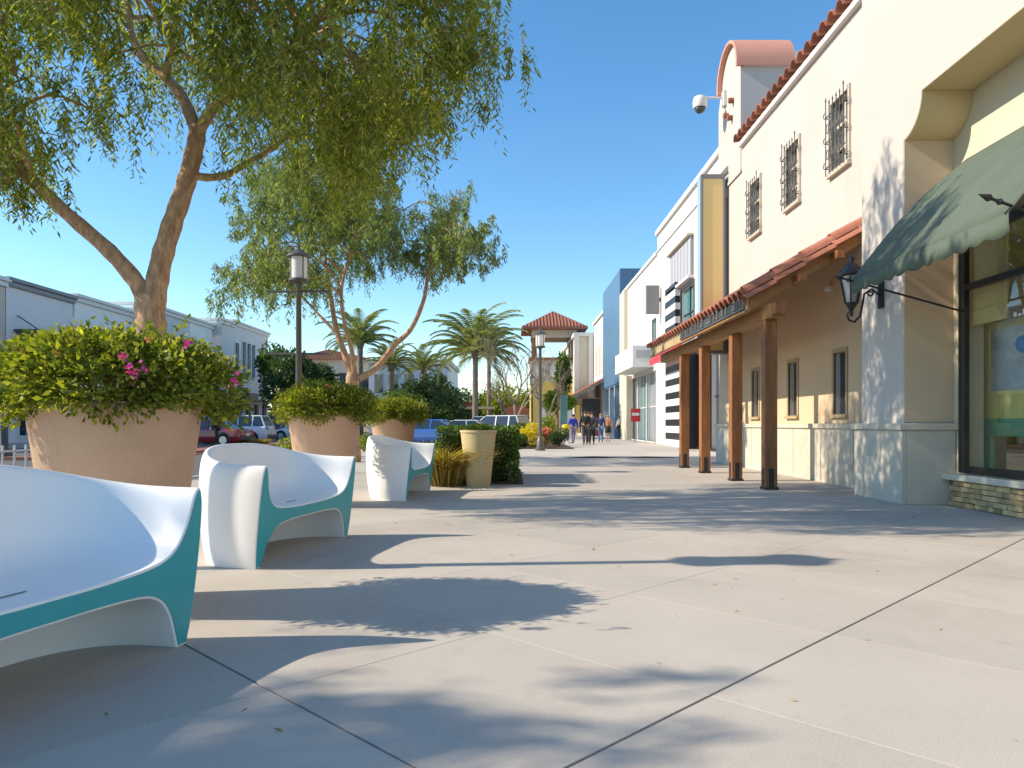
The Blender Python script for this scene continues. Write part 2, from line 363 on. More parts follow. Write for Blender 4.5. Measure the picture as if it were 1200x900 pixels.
# slabs: diamond grid; A lines X-Y = const, B lines X+Y = const
rt2 = math.sqrt(2)
A = [-2.1 - 1.77*i for i in range(-6, 15)]; B = [1.97 + 1.66*i for i in range(-4, 18)]
strongA = {6}; strongB = {4, 9, 14}
cache = {}
def slab_mesh(la, lb, g0, g1, g2, g3):
    k = (la, lb, g0, g1, g2, g3)
    if k in cache: return cache[k]
    x0, x1, y0, y1 = -la/2 + g0, la/2 - g1, -lb/2 + g2, lb/2 - g3; c = 0.0012
    m = MB(); m.add([(x0,y0,-0.05),(x1,y0,-0.05),(x1,y1,-0.05),(x0,y1,-0.05),(x0,y0,-c),(x1,y0,-c),(x1,y1,-c),(x0,y1,-c),
                     (x0+c,y0+c,0),(x1-c,y0+c,0),(x1-c,y1-c,0),(x0+c,y1-c,0)],
                    [(0,1,5,4),(1,2,6,5),(2,3,7,6),(3,0,4,7),(4,5,9,8),(5,6,10,9),(6,7,11,10),(7,4,8,11),(8,9,10,11)])
    me = bpy.data.meshes.new('slab'); me.from_pydata(m.v, [], m.f); me.materials.append(M['slab']); finish(me, False)
    cache[k] = me; return me
for i in range(len(A)-1):
    for j in range(len(B)-1):
        a, b = (A[i]+A[i+1])/2, (B[j]+B[j+1])/2
        x, y = (a+b)/2, (b-a)/2
        if y < -0.5 or y > 23.4 or x < -6.4 or x > 6.9 or (x > 6.0 and y > 4): continue
        if x < -4.2 and abs(x)/max(y, 0.5) > 0.95: continue
        gs, gw = 0.006, 0.0012
        # local x axis = direction (1,-1)/rt2 (X-Y increases); local y axis = (1,1)/rt2
        # A[i] is the larger X-Y value (list decreases)
        me = slab_mesh(round((A[i]-A[i+1])/rt2, 4), round((B[j+1]-B[j])/rt2, 4),
                       gs if (i+1) in strongA else gw, gs if i in strongA else gw,
                       gs if j in strongB else gw, gs if (j+1) in strongB else gw)
        o = link('slab', me, pav, (x, y, 0)); o.rotation_euler = (0, 0, R(-45))
# fill under everything outside slab zone near walls
structure('wall_footing', MB().box((5.0, -4, -0.13), (20, 22.9, -0.004)), M['paving'])
# opposite pavement and brick band
structure('far_pavement', MB().box((-60, -30, -0.135), (-24, 150, 0.0)), M['paving'])
structure('brick_band', MB().box((-13.2, 6, -0.128), (-12.2, 40, -0.10)), M['redpaver'])
g = MB()
for k in range(12): g.add([(-18.6,24+k*6,-0.126),(-18.48,24+k*6,-0.126),(-18.48,27+k*6,-0.126),(-18.6,27+k*6,-0.126)], [(0,1,2,3)])
for k in range(9): g.add([(-5.6+0.0,36+k*3,-0.126),(-0.6,36+k*3,-0.126),(-0.6,36.12+k*3,-0.126),(-5.6,36.12+k*3,-0.126)], [(0,1,2,3)])
structure('road_markings', g, M['roadpaint'])

# ------------------------------------------------------------------ walls with openings
def wall_mesh(O, u, n, W, Hh, holes, t, z0=0.0):
    """Wall from O along unit u for W, z0..Hh, front normal n, thickness t behind; holes (a0,a1,b0,b1)."""
    O, u, n = Vector(O), Vector(u), Vector(n)
    xs = sorted({0, W} | {h[0] for h in holes} | {h[1] for h in holes}); zs = sorted({z0, Hh} | {h[2] for h in holes} | {h[3] for h in holes})
    m = MB()
    def pt(a, z, d): q = O + u*a - n*d; return (q.x, q.y, O.z + z)
    def inh(a, z): return any(h[0] < a < h[1] and h[2] < z < h[3] for h in holes)
    for i in range(len(xs)-1):
        for j in range(len(zs)-1):
            if inh((xs[i]+xs[i+1])/2, (zs[j]+zs[j+1])/2): continue
            for d in (0, t):
                m.add([pt(xs[i], zs[j], d), pt(xs[i+1], zs[j], d), pt(xs[i+1], zs[j+1], d), pt(xs[i], zs[j+1], d)], [(0,1,2,3)] if d == 0 else [(3,2,1,0)])
    def strip(a0, b0, a1, b1):
        m.add([pt(a0,b0,0), pt(a1,b1,0), pt(a1,b1,t), pt(a0,b0,t)], [(0,1,2,3)])
    strip(0,z0,W,z0); strip(0,Hh,W,Hh); strip(0,z0,0,Hh); strip(W,z0,W,Hh)
    for h in holes: strip(h[0],h[2],h[1],h[2]); strip(h[0],h[3],h[1],h[3]); strip(h[0],h[2],h[0],h[3]); strip(h[1],h[2],h[1],h[3])
    return m
def weld(o):
    bm = bmesh.new(); bm.from_mesh(o.data); bmesh.ops.remove_doubles(bm, verts=bm.verts, dist=1e-4)
    bmesh.ops.recalc_face_normals(bm, faces=bm.faces); bm.to_mesh(o.data); bm.free()
def framed_window(parent, O, u, n, a0, a1, b0, b1, fm, gm, fw=0.08, proud=0.05, depth=0.12, mull=0, trans=0, sill=True, name='window'):
    """frame ring (the window part) with a pane sub-part; optional mullions."""
    O, u, n = Vector(O), Vector(u), Vector(n); m = MB()
    def slab(c0, c1, d0, d1, p, q):
        vs = [O + u*c + Vector((0,0,d)) + n*e for e in (p, q) for (c, d) in ((c0,d0),(c1,d0),(c1,d1),(c0,d1))]
        m.add(vs, [(0,1,2,3),(7,6,5,4),(0,4,5,1),(1,5,6,2),(2,6,7,3),(3,7,4,0)])
    slab(a0-fw, a1+fw, b1, b1+fw, -0.02, proud); slab(a0-fw, a0, b0, b1, -0.02, proud-0.002); slab(a1, a1+fw, b0, b1, -0.02, proud-0.002)
    slab(a0-fw-(0.03 if sill else 0), a1+fw+(0.03 if sill else 0), b0-fw, b0, -0.02, proud+(0.04 if sill else 0))
    for k in range(mull):
        c = a0 + (a1-a0)*(k+1)/(mull+1); slab(c-0.025, c+0.025, b0, b1, -depth+0.01, -depth+0.06)
    for k in range(trans):
        c = b0 + (b1-b0)*(k+1)/(trans+1); slab(a0, a1, c-0.025, c+0.025, -depth+0.01, -depth+0.055)
    fo = part(name, m, fm, parent)
    p = MB(); q = [O + u*c + Vector((0,0,d)) - n*depth for (c, d) in ((a0,b0),(a1,b0),(a1,b1),(a0,b1))]
    q2 = [v - n*0.02 for v in q]
    p.add(q+q2, [(0,1,2,3),(7,6,5,4),(0,4,5,1),(1,5,6,2),(2,6,7,3),(3,7,4,0)])
    part('pane', p, gm, fo)
    return fo

# ------------------------------------------------------------------ corner building (right, near)
cb = thing('mission_building', 'cream stucco building with barred windows and pink arched bell gable, nearest on the right', 'building', (5.7, 12, 0))
YW = [12.85, 15.0, 17.3]
U, N_ = (0,1,0), (-1,0,0)
holes = []
for y in YW: holes += [(y-0.33-10.9, y+0.33-10.9, 5.5, 6.72), (y-0.24-10.9, y+0.24-10.9, 1.22, 2.3)]
ww = part('wall', wall_mesh((5.7,10.9,0), U, N_, 9.5, 8.0, holes, 0.4), M['stucco'], cb); weld(ww)
for y in YW:
    wn = framed_window(cb, (5.7,10.9,0), U, N_, y-0.33-10.9, y+0.33-10.9, 5.5, 6.72, M['dado'], M['glass_grey'], 0.07, 0.04, 0.14, 1, 2)
    gm = MB(); xf = 5.7 - 0.11
    for k in range(6):
        yy = y - 0.35 + 0.14*k; zz = 6.72 + (0.08 if k in (0,5) else 0.0); gm.tube([(xf,yy,5.46),(xf,yy,zz)], 0.010, 5)
        gm.tube([(xf,yy,zz),(xf,yy,zz+0.07)], [0.018,0.002], 5)
    for z in (5.6, 6.05, 6.5):
        gm.tube([(5.7,y-0.38,z),(xf,y-0.38,z),(xf,y+0.38,z),(5.7,y+0.38,z)], 0.011, 5)
        for sgn in (-1, 1):
            pts = [(xf-0.005, y+sgn*(0.38+0.05*math.sin(a)*1.0), z+0.05*(1-math.cos(a))) for a in np.linspace(0, 4.6, 8)]
            gm.tube(pts, 0.009, 4)
    for k in range(5):
        for z in (5.82, 6.28):
            yy = y - 0.28 + 0.14*k
            gm.tube([(xf, yy+0.045*math.cos(a), z+0.09*math.sin(a)) for a in np.linspace(0, 2*math.pi, 9)], 0.007, 4)
    part('window_grille', gm, M['grille_iron'], wn)
    framed_window(cb, (5.7,10.9,0), U, N_, y-0.24-10.9, y+0.24-10.9, 1.22, 2.3, M['fascia'], M['glass_dark'], 0.06, 0.03, 0.1, 0, 0)
# front wall over the shop window, with the shouldered opening
cove = [(9.78 - 0.47*math.cos(t), 5.25 - 0.47*math.sin(t)) for t in np.linspace(0, math.pi/2, 10)]
cove2 = [(3.9 + (9.78-y), z) for (y, z) in cove][::-1]
poly = [(10.9,0),(10.9,8.05),(1.5,8.05),(1.5,0),(3.84,0),(3.84,4.78)] + [(y-0.0, z) for y, z in cove2[0:]] + cove + [(9.74,4.78),(9.74,0)]
poly = [p for i, p in enumerate(poly) if i == 0 or (abs(p[0]-poly[i-1][0]) + abs(p[1]-poly[i-1][1])) > 1e-4]
fw = MB(); fw.prism(poly, 'x', 5.15, 5.79)
part('front_wall', fw, M['stucco'], cb)
# thin soffit sheet over cream stucco, its ochre stands in for bounced light
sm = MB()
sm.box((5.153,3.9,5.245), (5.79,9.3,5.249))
part('recess_soffit_bounce', sm, M['stucco_bounce'], cb)
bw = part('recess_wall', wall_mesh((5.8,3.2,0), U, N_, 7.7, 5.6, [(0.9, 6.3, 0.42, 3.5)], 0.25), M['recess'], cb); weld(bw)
# jamb lining, cove lining
lm = MB()
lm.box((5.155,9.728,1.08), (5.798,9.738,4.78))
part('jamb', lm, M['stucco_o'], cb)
lc = MB(); cv = [(9.78 - 0.475*math.cos(t), 5.245 - 0.475*math.sin(t)) for t in np.linspace(0, math.pi/2, 10)]
cvo = [(9.78 - 0.468*math.cos(t), 5.245 - 0.468*math.sin(t)) for t in np.linspace(0, math.pi/2, 10)][::-1]
lc.prism(cv + cvo, 'x', 5.155, 5.798)
part('cove', lc, M['stucco_bounce'], cb, smooth=True, angle=40)  # cove lining in the same ochre, bounced light put into its colour
# upper cornice inside recess (olive band)
# dado and caps
dm = MB()
dm.box((5.08,9.66,0.0), (5.149,10.97,0.97)); dm.box((5.152,9.66,0.0), (5.79,9.724,0.97)); dm.box((5.08,10.972,0), (5.618,11.0,0.97))
part('pier_dado', dm, M['dado'], cb, bevel=0.006)
cm = MB(); cm.prism([(5.04,9.62),(5.82,9.62),(5.82,9.722),(5.146,9.722),(5.146,10.9),(5.64,10.903),(5.64,11.03),(5.04,11.03)], 'z', 0.972, 1.06)
part('pier_cap', cm, M['dado'], cb, bevel=0.012)
dm = MB(); dm.box((5.62,11.035,0.0), (5.697,20.42,0.97)); part('dado', dm, M['dado'], cb)
cm = MB(); cm.box((5.58,11.035,0.972), (5.697,20.44,1.06)); part('dado_cap', cm, M['dado'], cb, bevel=0.012)
# joints in dado stone
for y in (12.2, 13.5, 14.8, 16.1, 17.4, 18.7): bx('dado_joint', (5.616,y-0.004,0.05), (5.625,y+0.004,0.96), M['grout'], cb)
o = part('porch_bounce_tint', wall_mesh((5.692,11.0,0), U, N_, 9.3, 3.98, [(y-0.31-11.0, y+0.31-11.0, 1.15, 2.37) for y in YW], 0.0075, z0=1.062), M['stucco_o'], cb); weld(o)  # thin layer tinted orange to imitate light bounced off the porch ceiling
# shop window
sw = MB()
fx0, fx1 = 5.72, 5.80
y0, y1 = 4.1, 9.5
sw.box((fx0,y1-0.11,0.43),(fx1,y1-0.001,3.49)); sw.box((fx0,y0,0.43),(fx1,y0+0.11,3.49))
sw.box((fx0+0.002,y0+0.11,0.43),(fx1,y1-0.11,0.52)); sw.box((fx0+0.002,y0+0.11,3.39),(fx1,y1-0.11,3.49))
sw.box((fx0+0.004,y0+0.11,2.74),(fx1,y1-0.11,2.82)); sw.box((fx0+0.006,6.75,0.52),(fx1,6.83,3.39))
swo = part('shop_window', sw, M['bronze'], cb, bevel=0.006)
bx('pane', (5.762,y0+0.11,0.52), (5.77,y1-0.11,3.39), M['glass'], swo)
im = MB(); im.add([(8.6,3.0,0.3),(8.6,10.85,0.3),(8.6,10.85,3.6),(8.6,3.0,3.6),(6.06,3.0,0.3),(6.06,10.85,0.3),(6.06,10.85,3.6),(6.06,3.0,3.6)],
     [(0,1,2,3),(0,4,5,1),(3,2,6,7),(1,5,6,2),(0,3,7,4)])
part('shop_interior', im, M['interior'], cb)
bx('blind', (5.84,8.74,2.3), (5.86,9.42,3.39), M['blind'], cb)
# window display behind the glass
dsp = thing('window_display', 'yellow and green framed picture display standing behind the shop window glass', 'display', (6.4, 8.4, 0.42))
dm = MB(); dm.box((6.15,7.6,0.9),(6.22,9.85,1.12)); part('base_panel', dm, M['dispgreen'], dsp)
dm = MB(); dm.box((6.16,9.55,1.121),(6.22,9.82,2.35)); dm.box((6.16,7.6,1.121),(6.22,9.549,1.47)); dm.box((6.16,7.6,2.26),(6.22,9.549,2.35)); part('frame', dm, M['dispyellow'], dsp)
bx('picture', (6.17,7.6,1.471), (6.21,9.549,2.259), M['photo_print'], dsp)
bx('side_panel', (6.16,9.55,0.45), (6.22,9.82,0.899), M['dispgreen'], dsp)
dm = MB(); dm.lathe([(0.005,-0.12),(0.09,-0.08),(0.12,0),(0.09,0.08),(0.005,0.12)], (6.08,8.75,2.0), 12); part('balloon', dm, M['signblue'], dsp, smooth=True)
# lettering trace on the glass
tm = MB()
for k, yy in enumerate(np.arange(7.7, 8.5, 0.075)):
    tm.box((5.756,yy,2.28),(5.760,yy+0.05,2.31 + 0.02*((k*7) % 3)))
o = part('glass_lettering', tm, M['white_trim'], swo); o['kind'] = 'stuff'
# stone plinth under the window
plw = MB(); plw.box((5.70,4.0,0.0),(5.798,9.657,0.33)); part('plinth', plw, M['grout'], cb)
bx('window_sill', (5.60,4.0,0.335), (5.80,9.70,0.415), M['dado'], cb, bevel=0.01)
stones = []
for k in range(8):
    ln, ht = random.uniform(0.10,0.26), 0.062
    m = MB(); m.box((-0.04,0.004,0.003),(0.0,ln-0.004,ht-0.003)); me = bpy.data.meshes.new('stone'); me.from_pydata(m.v, [], m.f)
    for v in me.vertices: v.co.x += random.uniform(-0.012,0.006)*(v.co.x < -0.01); v.co.z += random.uniform(-0.004,0.004)
    me.materials.append(M['ledgestone']); finish(me, False); stones.append((ln, me))
for r_ in range(5):
    y = 5.6 + random.uniform(0, 0.1)
    while y < 9.45:
        ln, me = random.choice(stones)
        if y + ln > 9.655: break
        link('stone', me, cb, (5.699 - random.uniform(0,0.012), y, 0.006 + r_*0.0645)); y += ln
# parapet coping
bx('parapet_moulding', (5.60,10.95,7.9), (5.698,18.35,8.0), M['grey_wall'], cb)
def barrel(r0, r1, ln, axis='x', seg=6, th=0.014):
    m = MB(); vs = []
    for (r, x) in ((r0, 0), (r1, ln)):
        for q in (r, r - th):
            for k in range(seg+1):
                a = math.pi*k/seg; vs.append((x, q*math.cos(a), q*math.sin(a)))
    n = seg+1; fs = []
    for k in range(seg):
        fs += [(k,k+1,2*n+k+1,2*n+k), (n+k,3*n+k,3*n+k+1,n+k+1), (k,n+k,n+k+1,k+1), (2*n+k,2*n+k+1,3*n+k+1,3*n+k)]
    fs += [(0,2*n,3*n,n), (seg, n+seg, 3*n+seg, 2*n+seg)]
    m.add(vs, fs); me = bpy.data.meshes.new('roof_tile'); me.from_pydata(m.v, [], m.f); me.materials.append(M['tile']); finish(me, True)
    try: me.set_sharp_from_angle(angle=R(50))
    except Exception: pass
    return me
cop = barrel(0.15, 0.17, 0.62)
y = 11.1
while y < 18.3:
    o = link('roof_tile', cop, cb, (5.50, y, 8.04)); o.rotation_euler = (0, R(-8), random.uniform(-0.03,0.03)); y += 0.34
# bell gable
tg = MB(); yc, rr = 19.2, 0.80
arc = [(yc + rr*math.cos(t), 10.0 + rr*math.sin(t)) for t in np.linspace(0, math.pi, 14)]
tg.prism([(18.4,7.4)] + [(yc-0.8+0.0,10.0)] + arc[::-1][1:-1] + [(20.0,10.0),(20.0,7.4)], 'x', 5.68, 6.95)
part('bell_gable', tg, M['stucco'], cb)
tg = MB(); tg.prism([(20.002,7.4),(20.002,10.25),(20.12,10.1),(20.4,9.6),(20.4,7.4)], 'x', 5.69, 6.4)
tg.box((5.66,18.36,7.3),(5.679,20.4,7.38))
part('gable_buttress', tg, M['stucco'], cb)
rm = MB(); o1 = [(yc + 0.90*math.cos(t), 10.03 + 0.86*math.sin(t)) for t in np.linspace(-0.12, math.pi+0.12, 18)]
i1 = [(yc + 0.81*math.cos(t), 10.03 + 0.79*math.sin(t)) for t in np.linspace(-0.12, math.pi+0.12, 18)][::-1]
rm.prism(o1 + i1, 'x', 5.55, 7.0); part('barrel_roof', rm, M['pink'], cb, smooth=True, angle=40)
bx('gable_flashing', (5.75,18.33,9.93), (7.02,18.398,9.99), M['grey_wall'], cb)
for (yy, zz) in ((19.0,9.35),(19.45,9.15),(19.1,8.95)):
    m = MB(); m.tube([(5.55,yy,zz),(5.70,yy,zz)], 0.07, 10); part('clay_vent_pipe', m, M['tile'], cb)
m = MB(); m.box((5.60,19.55,2.9),(5.698,19.72,7.2)); m.box((5.57,19.5,7.0),(5.698,19.77,7.3)); part('shaded_strip', m, M['midgrey'], cb)  # dark grey strip standing in for shadow on the wall return
m = MB()
for k in range(5): m.tube([(5.66, 19.5+0.16*k+0.06*math.cos(a), 7.75+0.09*math.sin(a)) for a in np.linspace(0, 2*math.pi, 9)], 0.01, 4)
m.tube([(5.66,19.4,7.65),(5.66,20.3,7.65)], 0.012, 4); part('iron_ornament', m, M['iron'], cb)
# rear bulk of building so it has depth
bx('building_body', (6.11,11.2,0), (14,20.35,7.9), M['stucco'], cb)
bx('front_body', (8.62,1.6,0), (14,11.19,7.95), M['stucco'], cb)
bx('upper_body', (6.06,1.6,5.62), (8.61,10.88,7.95), M['stucco'], cb)
bx('shop_roof', (6.06,1.6,3.62), (8.61,10.88,5.6), M['stucco'], cb)

# small wall light under the porch
wl = thing('porch_light', 'small white round light on the bounce tinted wall under the porch roof', 'light', (5.66,13.2,3.45))
m = MB(); m.lathe([(0.05,0),(0.06,0.03),(0.045,0.09),(0.01,0.11)], (5.63,13.2,3.42), 10); part('dome', m, M['opal'], wl, smooth=True)
m = MB(); m.box((5.66,13.15,3.42),(5.698,13.25,3.52)); part('base', m, M['white_trim'], wl)

# security camera
sec = thing('security_camera', 'white dome security camera on a short arm beside the pink arched gable', 'camera', (5.68,19.6,9.6))
m = MB(); m.tube([(5.69,19.7,9.72),(5.1,19.7,9.74)], 0.03, 8); part('arm', m, M['white_trim'], sec)
m = MB(); m.box((5.60,19.6,9.5),(5.679,19.8,9.9)); part('mount', m, M['white_trim'], sec, bevel=0.01)
m = MB(); m.lathe([(0.08,0.20),(0.16,0.16),(0.19,0.05),(0.19,-0.06),(0.17,-0.12)], (5.0,19.7,9.58), 16); part('housing', m, M['white_trim'], sec, smooth=True, angle=50)
m = MB(); m.lathe([(0.15,-0.11),(0.13,-0.19),(0.07,-0.25),(0.01,-0.27)], (5.0,19.7,9.58), 16); part('lens_dome', m, M['darkgrey'], sec, smooth=True)

# ------------------------------------------------------------------ porch
po = thing('porch', 'timber porch with four square posts and a clay tile roof on the cream building', 'porch', (4.15, 16, 0))
for k, y in enumerate((11.95, 13.75, 15.95, 17.85)):
    pm = MB(); pm.box((4.05,y-0.10,0.02),(4.25,y+0.10,2.719)); p_ = part('post', pm, M['wood'], po, bevel=0.012)
    m = MB(); m.box((4.035,y-0.115,0.0),(4.265,y+0.115,0.04)); m.box((4.04,y-0.04,0.04),(4.049,y+0.04,0.34)); m.box((4.251,y-0.04,0.04),(4.26,y+0.04,0.34))
    m.box((4.11,y-0.11,0.04),(4.19,y-0.101,0.34)); part('post_bracket', m, M['iron'], p_)
bx('beam', (4.05,11.55,2.721), (4.25,20.2,2.95), M['woodbeam'], po, bevel=0.01)
bx('beam_stub', (4.05,11.38,2.76), (4.25,11.549,2.93), M['wood'], po)
SL = 0.60; X0 = 3.86; Z0 = 3.0
def rz_(x): return Z0 + SL*(x - X0)
y = 12.2
while y < 20.2:
    m = MB(); m.add([(X0,y,rz_(X0)),(5.697,y,rz_(5.697)),(5.697,y,rz_(5.697)+0.12),(X0,y,rz_(X0)+0.10),
                     (X0,y+0.08,rz_(X0)),(5.697,y+0.08,rz_(5.697)),(5.697,y+0.08,rz_(5.697)+0.12),(X0,y+0.08,rz_(X0)+0.10)],
                     [(0,1,2,3),(7,6,5,4),(0,4,5,1),(1,5,6,2),(2,6,7,3),(3,7,4,0)])
    part('rafter', m, M['woodbeam'], po); y += 0.62
m = MB(); m.prism([(X0-0.02,rz_(X0)+0.125),(5.697,rz_(5.697)+0.125),(5.697,rz_(5.697)+0.16),(X0-0.02,rz_(X0)+0.16)], 'y', 12.05, 20.25); part('roof_deck', m, M['woodbeam'], po)
bx('fascia', (3.80,12.0,2.90), (3.84,20.28,3.17), M['fascia'], po)
bx('fascia_trim', (3.775,12.0,2.87), (3.845,20.28,2.899), M['woodbeam'], po)
m = MB(); m.prism([(3.85,rz_(3.85)-0.10),(5.69,rz_(5.69)-0.10),(5.69,rz_(5.69)+0.15),(3.85,rz_(3.85)+0.15)], 'y', 11.97, 12.03); part('rake_board', m, M['woodbeam'], po)
for x in (4.6, 5.2):
    m = MB(); m.box((x-0.06,11.7,rz_(x)-0.12),(x+0.06,12.2,rz_(x)+0.0)); part('purlin_end', m, M['wood'], po)
TL = 0.50; tile = barrel(0.115, 0.10, TL*1.16)
ang = math.atan(SL)
nc = 4
y = 12.02; col_ = 0
while y < 20.3:
    for c in range(nc):
        d = c * TL - 0.14
        x = X0 + d*math.cos(ang) - 0.03; z = rz_(X0) + 0.155 + d*math.sin(ang) + 0.035 + 0.004*c
        o = link('roof_tile', tile, po, (x, y, z)); o.rotation_euler = (0, -ang + R(2.2), random.uniform(-0.02,0.02))
    y += 0.262
# lower pan course joined
m = MB()
y = 12.15
while y < 20.2:
    pts = [(y + 0.11*math.cos(t), -0.03 - 0.05*math.sin(t)) for t in np.linspace(0, math.pi, 5)]
    a = (X0-0.14, rz_(X0)+0.12); b = (5.69, rz_(5.69)+0.20)
    vs = [(a[0],p,a[1]+q+0.07) for p, q in pts] + [(b[0],p,b[1]+q+0.07) for p, q in pts]
    m.add(vs, [(i,i+1,i+6,i+5) for i in range(4)]); y += 0.262
pt_ = part('pan_tiles', m, M['tile'], po, smooth=True); pt_['kind'] = 'stuff'
# rake tiles: two rows of long tubes
rk = barrel(0.13, 0.115, 0.62)
for row, (yy, dz) in enumerate(((11.98, 0.17), (11.90, 0.02))):
    for c in range(4):
        d = c*0.55 - 0.12
        o = link('roof_tile', rk, po, (X0 + d*math.cos(ang), yy, rz_(X0) + dz + d*math.sin(ang) + 0.05)); o.rotation_euler = (R(-20 if row else 0), -ang + R(2), 0)
# iron sign on the fascia
sg = thing('porch_sign', 'dark iron sign with pale lettering along the porch fascia', 'sign', (3.76,14,3.0))
bx('panel', (3.765,12.05,2.92), (3.795,16.6,3.27), M['darkgrey'], sg)
gl = MB(); y = 12.2
random.seed(3)
while y < 16.4:
    wdt = random.choice((0.16,0.2,0.24)); kind = random.randrange(4); t = 0.03
    x0, x1, za, zb = 3.745, 3.763, 2.97, 3.22
    gl.box((x0,y,za),(x1,y+t,zb))
    if kind in (0,1): gl.box((x0,y+wdt-t,za),(x1,y+wdt,zb))
    if kind in (0,2): gl.box((x0+0.001,y+t,zb-0.03),(x1,y+wdt-t,zb-0.002))
    if kind in (1,2,3): gl.box((x0+0.001,y+t,(za+zb)/2),(x1,y+wdt-t,(za+zb)/2+0.03))
    if kind == 3: gl.box((x0+0.001,y+t,za+0.002),(x1,y+wdt-t,za+0.03))
    y += wdt + random.choice((0.07,0.07,0.3))
o = part('lettering', gl, M['lettergrey'], sg); o['kind'] = 'stuff'
random.seed(21)

# ------------------------------------------------------------------ green awning
aw = thing('awning', 'dark green canvas awning with scalloped edge over the nearest shop window', 'awning', (5.79, 7.9, 2.8))
Xw, Zw, Xf, Zf = 5.775, 4.42, 4.33, 2.90; yA, yB = 6.46, 9.42
prof = [(Xw + (Xf-Xw)*t, Zw + (Zf-Zw)*t + 0.10*math.sin(math.pi*t)) for t in np.linspace(0,1,11)]
ny = 24; m = MB(); vs = []
for (x, z) in prof:
    for j in range(ny+1):
        y = yA + (yB-yA)*j/ny; sag = 0.018*math.sin(j*1.9)*math.sin(math.pi*(x-Xf)/(Xw-Xf))
        vs.append((x, y, z+sag))
fs = [(i*(ny+1)+j, i*(ny+1)+j+1, (i+1)*(ny+1)+j+1, (i+1)*(ny+1)+j) for i in range(10) for j in range(ny)]
m.add(vs, fs); cn = part('canopy', m, M['awning'], aw, smooth=True)
so_ = cn.modifiers.new('thick', 'SOLIDIFY'); so_.thickness = 0.006
m = MB(); nv = 96; vs = []
for j in range(nv+1):
    y = yA + (yB-yA)*j/nv; ph = (y-yA)/0.27; sc_ = 0.035*abs(math.sin(math.pi*ph)); wv = 0.022*math.sin(y*9.0)
    vs += [(Xf-0.002, y, Zf), (Xf-0.010+wv*0.5, y, Zf-0.10), (Xf-0.012+wv, y, Zf-0.17-sc_)]
m.add(vs, [(3*j+k, 3*j+k+1, 3*j+k+4, 3*j+k+3) for j in range(nv) for k in range(2)])
o = part('valance', m, M['awning'], aw, smooth=True); s2 = o.modifiers.new('thick','SOLIDIFY'); s2.thickness = 0.005
for ye in (yA+0.02, yB-0.02):
    m = MB(); p0 = Vector((5.79, ye, 2.46)); p1 = Vector((4.20, ye, 3.02 if ye < 8 else 2.90))
    m.tube([p0, p1], 0.014, 8); d = (p1-p0).normalized()
    m.tube([p1 - d*0.10, p1 - d*0.07, p1-d*0.04], [0.014,0.032,0.014], 8); m.tube([p1, p1+d*0.03, p1+d*0.13], [0.014,0.035,0.002], 8)
    m.tube([p0 - Vector((0.015,0,-0.06)), p0 - Vector((0.015,0,0.06))], 0.022, 8)
    part('spear_rod', m, M['iron'], aw, smooth=True, angle=50)
m = MB(); m.tube([(Xf+0.015,yA+0.01,Zf-0.02),(Xf+0.015,yB-0.01,Zf-0.02)], 0.014, 8); part('front_bar', m, M['iron'], aw)

# ------------------------------------------------------------------ wall lantern
ln = thing('wall_lantern', 'black wrought iron lantern on a scrolled bracket on the stucco pier', 'lantern', (5.14,10.3,2.6))
m = MB(); m.box((5.11,10.24,2.66),(5.148,10.36,3.12)); part('back_plate', m, M['iron'], ln, bevel=0.01)
m = MB(); c = Vector((5.09,10.3,2.83))
sp = [(5.11,10.3,2.84),(5.0,10.3,2.93),(4.90,10.3,2.86),(4.87,10.3,2.70),(4.84,10.3,2.55),(4.76,10.3,2.47),(4.68,10.3,2.50),(4.66,10.3,2.58),(4.70,10.3,2.62),(4.74,10.3,2.58)]
m.tube(sp, 0.016, 8)
m.tube([(4.99+0.055*math.cos(a)*(1-a/14), 10.3, 2.87+0.055*math.sin(a)*(1-a/14)) for a in np.linspace(1.5, 9, 16)], 0.011, 6)
m.tube([(4.72,10.3,2.55),(4.72,10.3,2.68)], 0.02, 8)
part('scroll_arm', m, M['iron'], ln, smooth=True, angle=60)
LX, LY = 4.72, 10.3
m = MB(); m.lathe([(0.02,2.62),(0.05,2.66),(0.085,2.72),(0.09,2.74)], (LX,LY,0), 6)
m.lathe([(0.165,3.10),(0.20,3.12),(0.20,3.14),(0.14,3.21),(0.09,3.26),(0.05,3.29)], (LX,LY,0), 6)
for k in range(6):
    a = 2*math.pi*k/6; m.bar((LX+0.085*math.cos(a),LY+0.085*math.sin(a),2.73),(LX+0.158*math.cos(a),LY+0.158*math.sin(a),3.11),0.02,0.02)
cg = part('cage', m, M['iron'], ln)
m = MB(); m.lathe([(0.076,2.74),(0.148,3.10)], (LX,LY,0), 6); part('glass', m, M['lampglass'], ln)
m = MB(); m.lathe([(0.05,3.285),(0.03,3.31),(0.045,3.335),(0.045,3.36),(0.02,3.39),(0.004,3.43)], (LX,LY,0), 10); part('finial', m, M['iron'], ln, smooth=True)

